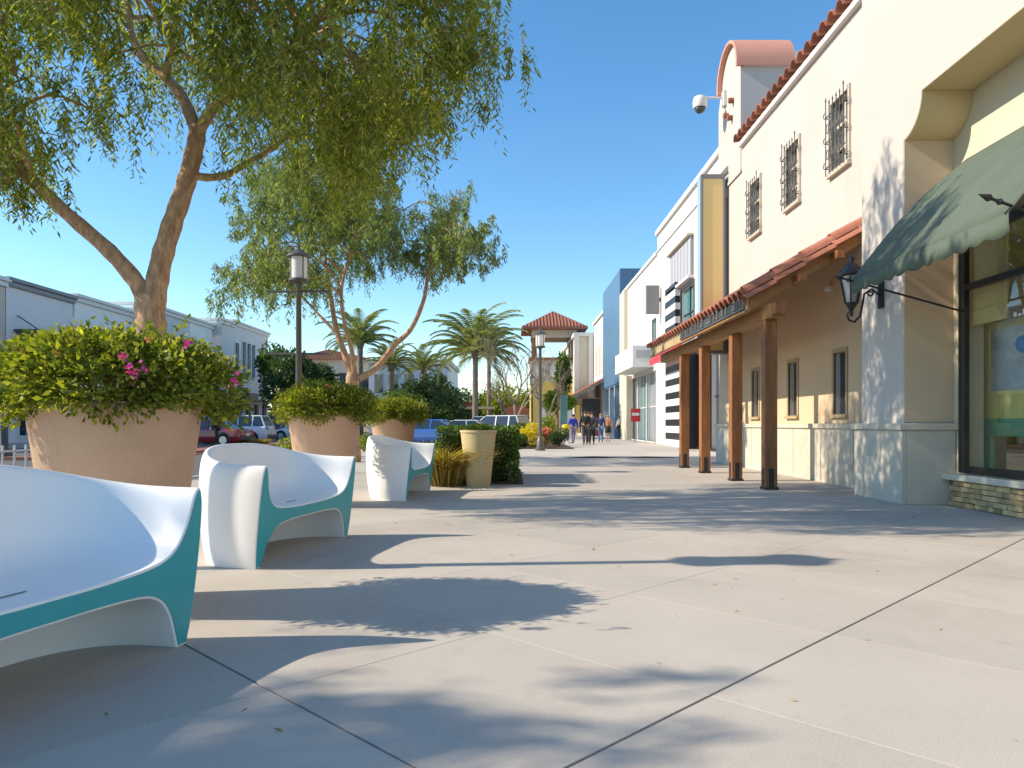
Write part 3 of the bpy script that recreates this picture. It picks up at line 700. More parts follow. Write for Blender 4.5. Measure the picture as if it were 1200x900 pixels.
# ------------------------------------------------------------------ tall blade sign
bs = thing('blade_sign', 'tall amber blade sign with grey frame and pale blue edge by the porch end', 'sign', (5.3,19.6,2.9))
bx('face', (5.02,19.46,2.98), (5.54,19.50,7.50), M['amber'], bs)
m = MB(); m.box((4.96,19.44,2.90),(5.02,19.80,7.62)); m.box((5.54,19.44,2.90),(5.60,19.80,7.62)); m.box((5.021,19.441,7.50),(5.539,19.80,7.619)); m.box((5.021,19.441,2.90),(5.539,19.80,2.98))
part('frame', m, M['midgrey'], bs, bevel=0.01)
bx('back_panel', (5.021,19.52,2.981), (5.539,19.79,7.499), M['midgrey'], bs)
bx('edge_panel', (4.945,19.47,2.95), (4.958,19.78,7.58), M['skylight_blue'], bs)
for z in (3.6,6.6):
    m = MB(); m.tube([(5.60,19.62,z),(5.70,19.62,z)], 0.035, 8); part('mount_bracket', m, M['iron'], bs)

# ------------------------------------------------------------------ street lamps
def make_lamp():
    t = thing('street_lamp', 'x', 'street lamp', (0,0,0), 'tall street lamps with opal cylinder shades')
    m = MB(); m.lathe([(0.20,0),(0.20,0.10),(0.15,0.14),(0.13,0.42),(0.10,0.46),(0.075,0.55)], n=12); part('base', m, M['post_metal'], t, smooth=True, angle=40)
    m = MB(); m.lathe([(0.075,0.55),(0.055,4.0),(0.07,4.02),(0.07,4.06)], n=12); part('pole', m, M['post_metal'], t, smooth=True, angle=40)
    m = MB(); m.lathe([(0.07,4.06),(0.19,4.08),(0.21,4.10),(0.21,4.14),(0.19,4.145)], n=20); part('lower_ring', m, M['post_metal'], t, smooth=True, angle=40)
    m = MB(); m.lathe([(0.175,4.146),(0.18,4.60)], n=20); part('lamp_shade', m, M['opal'], t, smooth=True, angle=40)
    m = MB(); m.lathe([(0.20,4.60),(0.25,4.61),(0.25,4.64),(0.16,4.70),(0.08,4.76),(0.04,4.79),(0.04,4.83),(0.01,4.87)], n=20)
    for k in range(4): a = math.pi/4 + k*math.pi/2; m.bar((0.187*math.cos(a),0.187*math.sin(a),4.145),(0.19*math.cos(a),0.19*math.sin(a),4.60),0.014,0.014)
    part('cap', m, M['post_metal'], t, smooth=True, angle=30)
    return t
lamp = make_lamp()
def banner_arms(t):
    for z in (3.88, 2.55):
        m = MB(); m.tube([(-0.62,0,z),(0.62,0,z)], 0.026, 6); m.tube([(-0.66,0,z),(-0.62,0,z)], 0.028, 6); m.tube([(0.62,0,z),(0.66,0,z)], 0.028, 6)
        part('banner_arm', m, M['post_metal'], t)
lamp_b = copy_tree(lamp, (-4.55,15.8,0), 0, 'tall street lamp with banner arms, left of the weeping tree behind the planters')
loc = lamp_b.location.copy(); lamp_b.location = (0,0,0); banner_arms(lamp_b); lamp_b.location = loc
lamp.location = (-4.7,5.22,0); lamp['label'] = 'street lamp just outside the left edge that throws the long pole shadow'
copy_tree(lamp, (1.12,29.4,0), 0, 'slim street lamp standing alone on the pavement before the planting bed')
copy_tree(lamp, (1.55,57,0), 0, 'small distant street lamp in front of the tiled tower')

# ------------------------------------------------------------------ sofas
def catmull(pts, n):
    pts = [np.array(p, float) for p in pts]; P0 = [2*pts[0]-pts[1]] + pts + [2*pts[-1]-pts[-2]]; out = []
    seg = len(pts)-1
    for k in range(n):
        t = k/(n-1)*seg; i = min(int(t), seg-1); f = t-i; a, b, c, d = P0[i:i+4]
        out.append(0.5*((2*b)+(-a+c)*f+(2*a-5*b+4*c-d)*f*f+(-a+3*b-3*c+d)*f**3))
    return np.array(out)
UP_F = [(.965,0.0),(.988,.12),(1.0,.32),(1.0,.52),(.99,.66),(.965,.735),(.935,.745),(.905,.70),(.865,.58),(.805,.49),(.71,.44),(.58,.42),(.40,.41),(.2,.405),(0,.405)]
UP_B = [(.89,0.0),(.94,.12),(.98,.32),(1.0,.55),(.995,.76),(.97,.865),(.935,.885),(.90,.85),(.86,.70),(.81,.54),(.72,.45),(.58,.418),(.38,.408),(.18,.405),(0,.405)]
LO_F = [(.88,0.0),(.845,.07),(.79,.17),(.71,.245),(.59,.285),(.40,.298),(.2,.302),(0,.302)]
LO_B = [(.80,0.0),(.79,.07),(.76,.17),(.70,.265),(.60,.29),(.40,.302),(.2,.302),(0,.302)]
nU, nL, nT = 56, 24, 49
uf, ub, lf, lb = catmull(UP_F,nU), catmull(UP_B,nU), catmull(LO_F,nL), catmull(LO_B,nL)
def make_sofa():
    t = thing('sofa', 'x', 'sofa', (0,0,0), 'white and teal moulded outdoor sofas in a row')
    HW, DP, LEAN = 0.84, 0.70, 0.11
    def surf(pf, pb):
        g = []
        for i in range(nT):
            th = math.pi*i/(nT-1); e = 2/3.0
            cx = math.copysign(abs(math.cos(th))**e, math.cos(th)); sy = abs(math.sin(th))**e
            w_ = math.sin(th)**2 if 0 < i < nT-1 else 0.0
            pr = pf*(1-w_) + pb*w_
            g.append([(HW*cx*r, DP*sy*r - LEAN*z*(1-sy*r), z) for r, z in pr])
        return g
    up, lo = surf(uf, ub), surf(lf, lb)
    m = MB(); vs = [p for row in up for p in row]; fs = []
    for i in range(nT-1):
        for j in range(nU-1): a = i*nU+j; fs.append((a, a+nU, a+nU+1, a+1))
    o2 = len(vs); vs += [p for row in lo for p in row]
    for i in range(nT-1):
        for j in range(nL-1): a = o2+i*nL+j; fs.append((a, a+1, a+nL+1, a+nL))
    for i in range(nT-1): fs.append((i*nU, o2+i*nL, o2+(i+1)*nL, (i+1)*nU))
    # front closure per side: outline = upper row, then lower row back
    for i in (0, nT-1):
        loop = [i*nU+j for j in range(nU)] + [o2+i*nL+j for j in range(nL-1,-1,-1)]
        fs.append(tuple(loop))
    m.add(vs, fs)
    me = bpy.data.meshes.new('shell'); me.from_pydata(m.v, [], m.f); me.materials.append(M['sofa_white'])
    bm = bmesh.new(); bm.from_mesh(me); bmesh.ops.remove_doubles(bm, verts=bm.verts, dist=2e-4)
    bmesh.ops.dissolve_degenerate(bm, dist=1e-5, edges=bm.edges)
    bmesh.ops.recalc_face_normals(bm, faces=bm.faces)
    # round the front lip
    ed = [e for e in bm.edges if len(e.link_faces) == 2 and all(abs(v.co.y + LEAN*v.co.z) < 1e-4 for v in e.verts) and abs(e.link_faces[0].normal.dot(e.link_faces[1].normal)) < 0.8 and max(v.co.z for v in e.verts) > 0.01]
    try: bmesh.ops.bevel(bm, geom=ed, offset=0.013, segments=3, affect='EDGES', profile=0.5, clamp_overlap=True)
    except Exception as ex: print('bevel', ex)
    for f in bm.faces: f.smooth = True
    bm.to_mesh(me); bm.free()
    try: me.set_sharp_from_angle(angle=R(50))
    except Exception: pass
    sh = bpy.data.objects.new('shell', me); COL.objects.link(sh); sh.parent = t
    # teal front panel: inset outline, solid 14 mm thick, proud of the shell front
    o_u = [Vector((p[0], p[2])) for p in up[0]]; o_l = [Vector((p[0], p[2])) for p in lo[0]]
    right = o_u + o_l[::-1]
    full = right[:len(o_u)] + [Vector((-p.x, p.y)) for p in o_u[::-1][1:]] + [Vector((-p.x, p.y)) for p in o_l] + [p for p in o_l[::-1][1:]]
    # (goes right outer -> top -> centre -> left outer -> left foot -> arch -> right foot)
    # dedupe & inset
    pts = []
    for p in full:
        if not pts or (p-pts[-1]).length > 1e-4: pts.append(p)
    if (pts[0]-pts[-1]).length < 1e-4: pts.pop()
    n = len(pts); area = sum(pts[i].x*pts[(i+1)%n].y - pts[(i+1)%n].x*pts[i].y for i in range(n)); s = 1 if area > 0 else -1
    ins = []
    for i in range(n):
        a, b, c = pts[i-1], pts[i], pts[(i+1)%n]; d1, d2 = (b-a).normalized(), (c-b).normalized()
        nn = Vector((-d1.y-d2.y, d1.x+d2.x))*s
        if nn.length < 1e-3: nn = Vector((-d2.y, d2.x))*s
        ins.append(b + nn.normalized()*0.012)
    m = MB(); m.prism([(p.x, p.y) for p in ins], 'y', -0.005, 0.006); m.v = [(x, y - LEAN*z, z) for (x, y, z) in m.v]
    part('front_panel', m, M['teal'], t)
    m = MB(); m.box((-0.09,0.13,0.4065),(0.05,0.142,0.4095)); part('drain_slot', m, M['midgrey'], t)
    return t
sofa = make_sofa()
def place_sofa(o, fr, L, label):
    (x0,y0),(x1,y1) = fr; cx, cy = (x0+x1)/2, (y0+y1)/2; d = math.atan2(y1-y0, x1-x0)
    # local -y faces +X street side; local x axis runs along the front line
    o.location = (cx, cy, 0.001); o.rotation_euler = (0,0,d); o['label'] = label
# front-line end points on the ground
s2, s3 = copy_tree(sofa), copy_tree(sofa)
place_sofa(sofa, ((-1.93,1.97),(-1.56,3.55)), 1.66, 'white moulded sofa with teal front, nearest and cut off by the left edge')
place_sofa(s2, ((-1.86,5.33),(-1.54,6.96)), 1.66, 'middle white and teal sofa, between the big bougainvillea planter and the open pavement')
place_sofa(s3, ((-1.45,10.1),(-1.30,11.7)), 1.66, 'farthest white and teal sofa, beside the golden shrub bed')

# ------------------------------------------------------------------ planters
def bush_leaves(cx, cy, z0, Rr, hh, n, size, droop=0.45):
    th = rng.random(n)*2*np.pi; ph = np.arccos(1 - rng.random(n)*1.38)     # 0 top .. a bit below the equator
    x0 = np.sin(ph)*np.cos(th); y0 = np.sin(ph)*np.sin(th)
    lump = 1 + 0.11*np.sin(3*th+1.0)*np.sin(ph) + 0.10*np.sin(7*th+2)*np.sin(2.3*ph+1) + 0.07*np.sin(13*th)*np.sin(5*ph) + 0.09*np.sin(9*x0)*np.sin(11*y0+1) + 0.07*rng.normal(size=n)
    sh = np.where(rng.random(n) < 0.3, 0.45 + 0.4*rng.random(n), 0.74 + 0.26*rng.random(n)**0.6) * lump
    x = Rr*np.sin(ph)*np.cos(th)*sh; y = Rr*np.sin(ph)*np.sin(th)*sh; z = hh*np.cos(ph)*sh
    # hanging skirt
    low = z < 0.03; z = np.where(low, z - droop*rng.random(n)*0.27*(0.75+0.5*np.sin(5*th+0.7)), z)
    C = np.stack([cx+x, cy+y, z0+z], 1); out = np.stack([x/Rr, y/Rr, z/hh*0.8+0.25], 1)
    D = norm(out) + rng.normal(size=(n,3))*0.55; D[:,2] -= 0.25*np.where(low, 1.6, 0.3)
    s = size*(0.35+1.0*rng.random(n)**1.3)
    return leaves(C, D, s, s*(0.42+0.25*rng.random(n)), 0.16), C
def make_planter(label):
    t = thing('planter', label, 'planter', (0,0,0), 'large terracotta planters of bougainvillea')
    m = MB(); m.lathe([(0.29,0.0),(0.30,0.02),(0.452,1.12),(0.468,1.135),(0.468,1.17),(0.435,1.17),(0.42,1.10),(0.02,1.08)], n=48)
    part('pot', m, M['terracotta'], t, smooth=True, angle=40)
    m = MB(); m.lathe([(0.42,1.05),(0.36,1.12),(0.02,1.15)], n=20); part('soil', m, M['soil'], t)
    V, C = bush_leaves(0, 0, 1.27, 0.60, 0.285, 26000, 0.040)
    sp = []
    for k in range(90):
        a = random.uniform(0,6.283); e = random.uniform(0.0,1.35); bp_ = np.array([0.52*math.cos(a)*math.cos(e), 0.52*math.sin(a)*math.cos(e), 1.27+0.26*math.sin(e)]); dr = np.array([math.cos(a)*math.cos(e)*0.8, math.sin(a)*math.cos(e)*0.8, 0.35+0.5*math.sin(e)]) + rng.normal(size=3)*0.25
        L0 = random.uniform(0.10,0.22); tt = np.linspace(0.1,1,9)[:,None]; Cq = bp_ + dr*tt*L0 + np.array([0,0,-0.05])*tt**2
        sp.append(leaves(Cq, dr + rng.normal(size=(9,3))*0.8, 0.036*(0.6+0.6*rng.random(9)), 0.022, 0.15))
    V = np.concatenate([V] + sp)
    f = quads('foliage', V, M['leaf_lime'], t)
    m = MB()
    for k in range(26):
        a = random.uniform(0, 6.28); r = random.uniform(0.2,0.55); m.tube([(0.1*math.cos(a),0.1*math.sin(a),1.1),(r*0.6*math.cos(a),r*0.6*math.sin(a),1.34),(r*0.95*math.cos(a),r*0.95*math.sin(a),1.42-r*0.3)], [0.012,0.008,0.004], 4)
    st = part('stems', m, M['bark'], t); st['kind'] = 'stuff'
    return t
def flower(t, x, y, z, s=0.05, mt='flower'):
    n = 9; C = np.array([[x,y,z]]) + rng.normal(size=(n,3))*s*0.45; V = leaves(C, rng.normal(size=(n,3)) + np.array([0.2,-0.8,0.2]), s, s*0.8, 0.1)
    o = quads('flower', V, M[mt], t, kind=None)
pl = make_planter('x')
p2, p3 = copy_tree(pl), copy_tree(pl)
pl.location = (0,0,0)
# magenta flowers (front planter)
for (px, py) in ((144,418),(156,437),(163,432),(220,402),(277,449),(150,431)):
    Yf = 3.66; q = P(px, py, Yf); c = Vector((-2.28,4.28,0)); flower(pl, q.x-c.x, q.y-c.y, q.z, 0.026)
for (px, py) in ((18,408),(30,413),(82,398),(65,412),(175,398)):
    Yf = 3.75; q = P(px, py, Yf); c = Vector((-2.28,4.28,0)); flower(pl, q.x-c.x, q.y-c.y, q.z, 0.020, 'flower_pink')
pl.location = (-2.28,4.28,0); pl['label'] = 'largest terracotta planter, magenta flowers in its bush, behind the nearest sofa'
p2.location = (-2.42,9.55,0); p2.rotation_euler = (0,0,2.1); p2['label'] = 'second terracotta planter of bougainvillea, just behind the middle sofa'
p3.location = (-2.40,15.0,0); p3.rotation_euler = (0,0,4.0); p3['label'] = 'smallest terracotta planter with bush, farthest down the row behind the last sofa'
loc = p2.location.copy(); p2.location = (0,0,0); rot = p2.rotation_euler.copy(); p2.rotation_euler = (0,0,0)
for k in range(8):
    a = -2.1 - 1.57 + random.uniform(-1.1,1.1); flower(p2, 0.40*math.cos(a), 0.40*math.sin(a), 1.50+random.uniform(0,0.06), 0.028, 'flower_pink')
p2.location = loc; p2.rotation_euler = rot

# tapered sand planter
sp_ = thing('tall_planter', 'plain sand coloured tapered planter in front of the clipped hedge', 'planter', (-0.57,12.55,0))
m = MB(); m.lathe([(0.20,0.0),(0.205,0.02),(0.30,0.90),(0.315,0.91),(0.315,0.95),(0.285,0.95),(0.27,0.86),(0.02,0.85)], (-0.57,12.55,0), 40); part('pot', m, M['sandpot'], sp_, smooth=True, angle=40)
V, C = bush_leaves(-0.57,12.55,0.93,0.24,0.10,1500,0.05,0.0); quads('foliage', V, M['leaf_mid'], sp_)

# ------------------------------------------------------------------ pepper trees
def interp(path, n):
    return [Vector(p) for p in catmull([tuple(p) for p in path], n)]
def pepper_tree(label, base, limbs, clusters, n_strand, slen, leaf, leaf_m, trunk_r, seed, spread=0.42, nleaf=16):
    global rng; rng = np.random.default_rng(seed); random.seed(seed)
    t = thing('pepper_tree', label, 'tree', base, 'weeping pepper trees along the kerb')
    m = MB(); pool = []
    for (path, r0, r1) in limbs:
        pts = interp(path, 4*len(path)); n = len(pts)
        rads = [(r0 + (r1-r0)*(i/(n-1))**0.8)*(1+0.06*math.sin(i*2.3+r0*90)) for i in range(n)]
        m.tube(pts, rads, 12)
        pool += pts[len(pts)//3:]
    part('trunk', m, M['bark'], t, smooth=True)
    m = MB(); Cl = []
    for c in clusters:
        c = Vector(c); q = min(pool, key=lambda p: (p-c).length + 0.6*max(0, p.z-c.z)); Cl.append(c)
        mid = (q+c)/2 + Vector((0,0,0.25*(c-q).length)) ; pts = interp([q, mid, c], 7)
        m.tube(pts, [0.035-0.004*i for i in range(7)], 5)
        for k in range(3):
            e = c + Vector((random.uniform(-.6,.6), random.uniform(-.6,.6), random.uniform(-.1,.4))); m.tube(interp([c, (c+e)/2+Vector((0,0,.12)), e], 4), [0.012,0.010,0.007,0.003], 4)
    part('branches', m, M['bark'], t, smooth=True)
    Cl = np.array([tuple(c) for c in Cl]); nC = len(Cl)
    nb = n_strand; per = 4; S = nC*nb*per; ci = np.repeat(np.arange(nC), nb*per)
    Bc = Cl[np.repeat(np.arange(nC), nb)] + rng.normal(size=(nC*nb,3))*np.array([spread, spread, spread*0.55]); Bc[:,2] += 0.15
    Bl = slen*(0.35 + 0.9*rng.random((nC,1))[np.repeat(np.arange(nC), nb)])*(0.45+0.75*rng.random((nC*nb,1)))
    A0 = np.repeat(Bc, per, 0) + rng.normal(size=(S,3))*0.05
    Ls = np.repeat(Bl, per, 0)*(0.8+0.4*rng.random((S,1)))
    outd = rng.normal(size=(S,3)); outd[:,2] = 0; outd = norm(outd)*0.14*rng.random((S,1))
    ts = (np.arange(nleaf)+0.5)/nleaf
    V = []
    for k, tt in enumerate(ts):
        tt = tt + rng.random((S,1))*0.04
        pos = A0 + outd*tt*1.2 + np.array([0,0,-1.0])*Ls*(tt**1.15) + rng.normal(size=(S,3))*0.012
        side = rng.normal(size=(S,3)); side[:,2] *= 0.4
        D = norm(side)*0.85 + np.array([0,0,-0.9]); s = leaf*(0.6+0.8*rng.random(S))
        V.append(leaves(pos, D, s, s*0.22, 0.05))
    quads('crown', np.concatenate(V), leaf_m, t)
    return t
def pts_px(lst, Y0):
    return [P(px, py, Y0+dy) for (px, py, dy) in lst]
Y1 = 9.7
b1 = P(180, 300, Y1); b1.z = 0
T1 = [
 ([Vector((P(182,400,Y1).x, Y1, -0.02))] + [Vector((P(184,400,Y1).x,Y1,0.9))] + pts_px([(180,420,0),(176,370,0),(174,345,0)], Y1), 0.24, 0.17),
 (pts_px([(172,358,0),(163,335,0.0),(130,296,-0.1),(78,250,-0.2),(30,205,-0.3),(-5,172,-0.4),(-60,120,-0.5),(-120,60,-0.5)], Y1), 0.135, 0.04),
 (pts_px([(30,205,-0.3),(12,165,-0.1),(-20,110,0.4),(-40,50,0.9)], Y1), 0.06, 0.02),
 (pts_px([(180,360,0),(188,310,0),(202,262,0.05),(218,215,0.1),(229,170,0.1),(232,148,0.1)], Y1), 0.145, 0.105),
 (pts_px([(231,155,0.1),(214,115,0.2),(192,88,0.3),(166,66,0.4),(153,35,0.5),(150,0,0.7),(140,-60,0.8)], Y1), 0.09, 0.03),
 (pts_px([(194,92,0.3),(200,60,0.1),(206,20,0.0),(215,-50,-0.2),(230,-140,-0.2)], Y1), 0.06, 0.02),
 (pts_px([(230,158,0.1),(248,130,0.0),(268,112,-0.2),(300,88,-0.5),(345,50,-0.8),(400,-10,-1.0),(450,-60,-1.0)], Y1), 0.085, 0.025),
 (pts_px([(224,205,0.1),(245,208,0.2),(268,204,0.4),(290,190,0.6),(312,178,0.8),(323,160,1.0),(326,120,1.3),(345,60,1.6),(400,0,1.8)], Y1), 0.06, 0.02),
]
random.seed(5); cl = []
def inside(c, ctr, rad): return sum(((c[i]-ctr[i])/rad[i])**2 for i in range(3))
tries = 0
while len(cl) < 105 and tries < 9000:
    tries += 1
    c = (random.uniform(-8.4,0.0), random.uniform(6.6,12.8), random.uniform(4.2,9.9))
    q = inside(c, (-4.0,9.7,6.6), (4.0,3.1,3.2))
    if q > 1 or q < 0.30: continue
    px, py = 600+868*c[0]/c[1], 497-868*(c[2]-H)/c[1]
    if c[2] > 7.3 and random.random() < 0.72: continue
    if px > 545: continue
    # keep the open window of sky around the fork; lower edge follows the tree's ragged skirt
    lim = np.interp(px, [-200,0,40,70,130,180,215,250,300,360,420,480,540,590,640], [165,155,95,90,75,75,75,85,130,170,185,160,85,0,-200])
    if py > lim: continue
    if any((Vector(c)-Vector(d)).length < 0.55 for d in cl): continue
    cl.append(c)
# a few low sprays at the far left
cl += [tuple(P(-20,190,9.4)), tuple(P(8,215,9.2)), tuple(P(30,160,9.6)), tuple(P(110,130,10.5)), tuple(P(395,150,9.3)), tuple(P(460,120,9.9)), tuple(P(345,130,10.6)), tuple(P(295,125,9.9)), tuple(P(430,165,9.6)), tuple(P(480,140,10.2)), tuple(P(520,85,9.8)), tuple(P(545,40,9.9)), tuple(P(400,185,10.1)), tuple(P(552,75,9.3))]
pepper_tree('big weeping pepper tree with forked trunk filling the upper left', (b1.x,b1.y,0), T1, cl, 14, 1.0, 0.10, M['leaf_pepper'], 0.2, 101, spread=0.33, nleaf=19)
Y2 = 20.6
b2 = P(415, 300, Y2); b2.z = 0
T2 = [
 ([Vector((b2.x,Y2,-0.02)), Vector((b2.x-0.05,Y2,1.2))] + pts_px([(412,450,0),(414,437,0)], Y2), 0.20, 0.16),
 (pts_px([(414,445,0),(404,415,0.1),(394,385,0.2),(388,350,0.3),(382,310,0.4),(378,270,0.3)], Y2), 0.11, 0.04),
 (pts_px([(396,392,0.2),(375,370,0.6),(352,345,0.9),(325,315,1.1)], Y2), 0.05, 0.02),
 (pts_px([(416,442,0),(412,410,-0.3),(404,380,-0.5),(400,340,-0.6),(410,300,-0.8),(425,260,-0.9)], Y2), 0.08, 0.03),
 (pts_px([(420,444,0),(440,432,-0.1),(462,405,-0.2),(482,385,-0.3),(497,350,-0.4),(503,315,-0.3),(515,285,-0.2),(530,265,0)], Y2), 0.10, 0.03),
]
cl2 = []; tries = 0
while len(cl2) < 92 and tries < 9000:
    tries += 1
    px, py, dy = random.uniform(270,575), random.uniform(155,345), random.uniform(-2.6,2.6)
    c = tuple(P(px, py, Y2+dy))
    top = np.interp(px, [262,290,330,400,450,480,530,560,585], [270,215,180,158,205,270,235,262,300])
    low = np.interp(px, [262,290,330,370,410,445,480,520,560,585], [330,350,355,345,330,285,310,330,330,315])
    if not (top < py < low): continue
    if any((Vector(c)-Vector(d)).length < 0.55 for d in cl2): continue
    cl2.append(c)
pepper_tree('smaller weeping pepper tree standing behind the second planter', (b2.x,b2.y,0), T2, cl2, 14, 0.7, 0.13, M['leaf_pepper2'], 0.2, 202, spread=0.36, nleaf=14)
# unseen small tree left of the frame whose shade lies across the foreground
T3 = [([Vector((-11.2,1.5,-0.13)), Vector((-11.1,1.5,2.4)), Vector((-11.2,1.55,4.6))], 0.16, 0.10), ([Vector((-11.2,1.55,4.4)), Vector((-10.8,1.7,5.4)), Vector((-10.4,1.6,6.2))], 0.09, 0.03), ([Vector((-11.2,1.55,4.4)), Vector((-11.7,1.3,5.4)), Vector((-12.1,1.1,6.2))], 0.09, 0.03)]
cl3 = [(-11.3+random.uniform(-1.5,1.25), 1.45+random.uniform(-1.7,0.95), 6.2+random.uniform(-0.7,0.7)) for k in range(60)]
pepper_tree('weeping tree outside the left edge, shading the foreground', (-11.2,1.5,-0.13), T3, cl3, 12, 0.7, 0.14, M['leaf_pepper'], 0.1, 303, spread=0.30, nleaf=10)
structure('tree_island', MB().box((-12.4,0.2,-0.129),(-10.0,2.8,-0.03)), M['kerb'])
rng = np.random.default_rng(77); random.seed(77)

# ------------------------------------------------------------------ generic crown trees and shrubs
def leafy_ellipsoid(ctr, rad, n, size, lumps=9, shell=0.55, flat=0.6):
    V = []
    k = max(3, lumps); cs = [np.array(ctr) + ball(1,0.25)[0]*np.array(rad)*0.62 for _ in range(k)]
    rs = [np.array(rad)*random.uniform(0.38,0.6) for _ in range(k)]
    for c, r in zip(cs, rs):
        m_ = n//k; b = ball(m_, shell); C = c + b*r; D = norm(b) + rng.normal(size=(m_,3))*0.8
        s = size*(0.6+0.8*rng.random(m_)); V.append(leaves(C, D, s, s*flat, 0.1))
    return np.concatenate(V)
def round_tree(label, x, y, h, ctr_z, rad, n, size, lm, group, name='tree', lumps=9, bark='palebark', z0=0.0):
    t = thing(name, label, 'tree', (x,y,z0), group)
    m = MB(); top = ctr_z; m.tube(interp([(x,y,z0-0.02),(x+0.1,y,top*0.5),(x,y,top)], 6), [0.16,0.14,0.12,0.10,0.08,0.05], 7)
    for k in range(6):
        a = k*1.05+random.random(); m.tube(interp([(x,y,top*0.6),(x+rad[0]*0.3*math.cos(a),y+rad[1]*0.3*math.sin(a),top*0.85),(x+rad[0]*0.6*math.cos(a),y+rad[1]*0.6*math.sin(a),top+rad[2]*0.2)],4), [0.07,0.05,0.03,0.015], 5)
    part('trunk', m, M[bark], t, smooth=True)
    quads('crown', leafy_ellipsoid((x,y,ctr_z), rad, n, size, lumps), lm, t)
    return t
def shrub(label, x, y, rad, n, size, lm, cat='shrub', group=None, z0=0.0, name='shrub'):
    t = thing(name, label, cat, (x,y,z0), group)
    m = MB()
    for k in range(6):
        a = k*1.05+random.random(); m.tube([(x,y,z0),(x+rad[0]*0.5*math.cos(a),y+rad[1]*0.5*math.sin(a),z0+rad[2]*1.1)], [0.02,0.006], 4)
    part('stems', m, M['palebark'], t)
    quads('foliage', leafy_ellipsoid((x,y,z0+rad[2]*0.95), rad, n, size, 7), lm, t)
    return t

# hedge bed behind the sand planter
hb = thing('hedge', 'low clipped green hedge behind the sand coloured planter', 'hedge', (-0.5,14,0))
n = 14000; C = np.stack([rng.uniform(-1.35,0.08,n), rng.uniform(13.1,15.6,n), rng.uniform(0.08,0.97,n)], 1)
face = rng.integers(0, 4, n); C[:,0] = np.where(face==0, 0.05+rng.normal(size=n)*0.03, C[:,0]); C[:,1] = np.where(face==1, 13.1+rng.normal(size=n)*0.03, C[:,1]); C[:,2] = np.where(face==2, 0.95+rng.normal(size=n)*0.025, C[:,2])
s = 0.05*(0.6+0.8*rng.random(n)); quads('foliage', leaves(C, rng.normal(size=(n,3))+np.array([0.1,-0.3,0.5]), s, s*0.6), M['leaf_mid'], hb)
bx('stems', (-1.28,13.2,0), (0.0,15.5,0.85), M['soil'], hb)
structure('planting_bed', MB().box((-1.9,12.9,0.001),(0.2,16.4,0.035)), M['soil'])
def grass_clump(label, x, y, r, h, n, lm, z0=0.0, group=None):
    t = thing('grass_clump', label, 'grass', (x,y,z0), group)
    th = rng.random(n)*6.283; rr = r*0.45*np.sqrt(rng.random(n)); C = np.stack([x+rr*np.cos(th), y+rr*np.sin(th), np.full(n, z0)],1)
    D = np.stack([np.cos(th)*(0.2+0.7*rng.random(n)), np.sin(th)*(0.2+0.7*rng.random(n)), np.full(n,1.0)],1)
    L_ = h*(0.6+0.5*rng.random(n)); Dn = norm(D); mid = C + Dn*L_[:,None]*0.6; S = norm(np.cross(Dn, rng.normal(size=(n,3))))*0.010
    V1 = np.stack([C-S, C+S, mid+S, mid-S],1); D2 = norm(Dn+np.stack([np.cos(th)*0.9,np.sin(th)*0.9,-0.5*np.ones(n)],1)); tip = mid + D2*L_[:,None]*0.4
    V2 = np.stack([mid-S, mid+S, tip+S*0.2, tip-S*0.2],1); quads('blades', np.concatenate([V1,V2]), lm, t)
    return t
grass_clump('golden ornamental grass clump between the last sofa and the sand planter', -1.18, 12.75, 0.75, 0.95, 1500, M['leaf_gold'])
grass_clump('golden grass clump behind the farthest sofa, next to the hedge', -1.55, 13.7, 0.75, 1.0, 1300, M['leaf_gold'])
shrub('low dark shrub at the right foot of the hedge', 0.0, 13.0, (0.16,0.2,0.22), 700, 0.05, M['leaf_dark'])
shrub('yellow green shrub behind the farthest sofa at the bed edge', -1.75, 15.6, (0.5,0.5,0.42), 2200, 0.06, M['leaf_bright'])
# planting bed in mid distance beside the slim lamp
structure('flower_bed', MB().box((-0.0,31.2,0.001),(2.6,41,0.05)), M['soil'])
for (lbl, x, y, rad, lm) in (('yellow flowering shrub just left of the slim lamp', 0.75, 33.5, (0.75,0.7,0.65), 'flower_yellow'),
     ('bright green shrub at the front corner of the far flower bed', 0.35, 31.8, (0.45,0.4,0.33), 'leaf_mid'),
     ('pink flowering shrub just right of the slim lamp', 1.55, 33.8, (0.5,0.5,0.5), 'flower_pink'),
     ('dark green shrub at the right end of the far flower bed', 2.1, 33.0, (0.5,0.5,0.42), 'leaf_dark'),
     ('lime shrub behind the pink one by the slim lamp', 1.8, 36.0, (0.7,0.6,0.75), 'leaf_bright'),
     ('golden low shrub at the front middle of the far flower bed', 1.1, 31.7, (0.5,0.35,0.25), 'leaf_gold'),
     ('green shrub at the back of the far flower bed', 0.5, 37.5, (0.7,0.6,0.6), 'leaf_mid')):
    shrub(lbl, x, y, rad, 1600, 0.09, M[lm], z0=0.05, group='shrubs in the far flower bed')
for k, (x, y) in enumerate(((-5.75,19),(-5.7,24),(-5.6,28))):
    shrub(('low green shrub by the kerb near the smaller pepper tree', 'round kerbside shrub half hidden by the third planter', 'farthest kerbside shrub before the parked cars')[k], x, y, (0.5,0.5,0.35), 1200, 0.07, M['leaf_bright'])
for k, x in enumerate((-15.6,-14.6,-13.6)):
    grass_clump(('yellow grass tuft in the road median, left', 'yellow grass tuft in the road median, middle', 'yellow grass tuft in the road median, right')[k], x, 40, 0.8, 0.6, 500, M['leaf_gold'], -0.13)

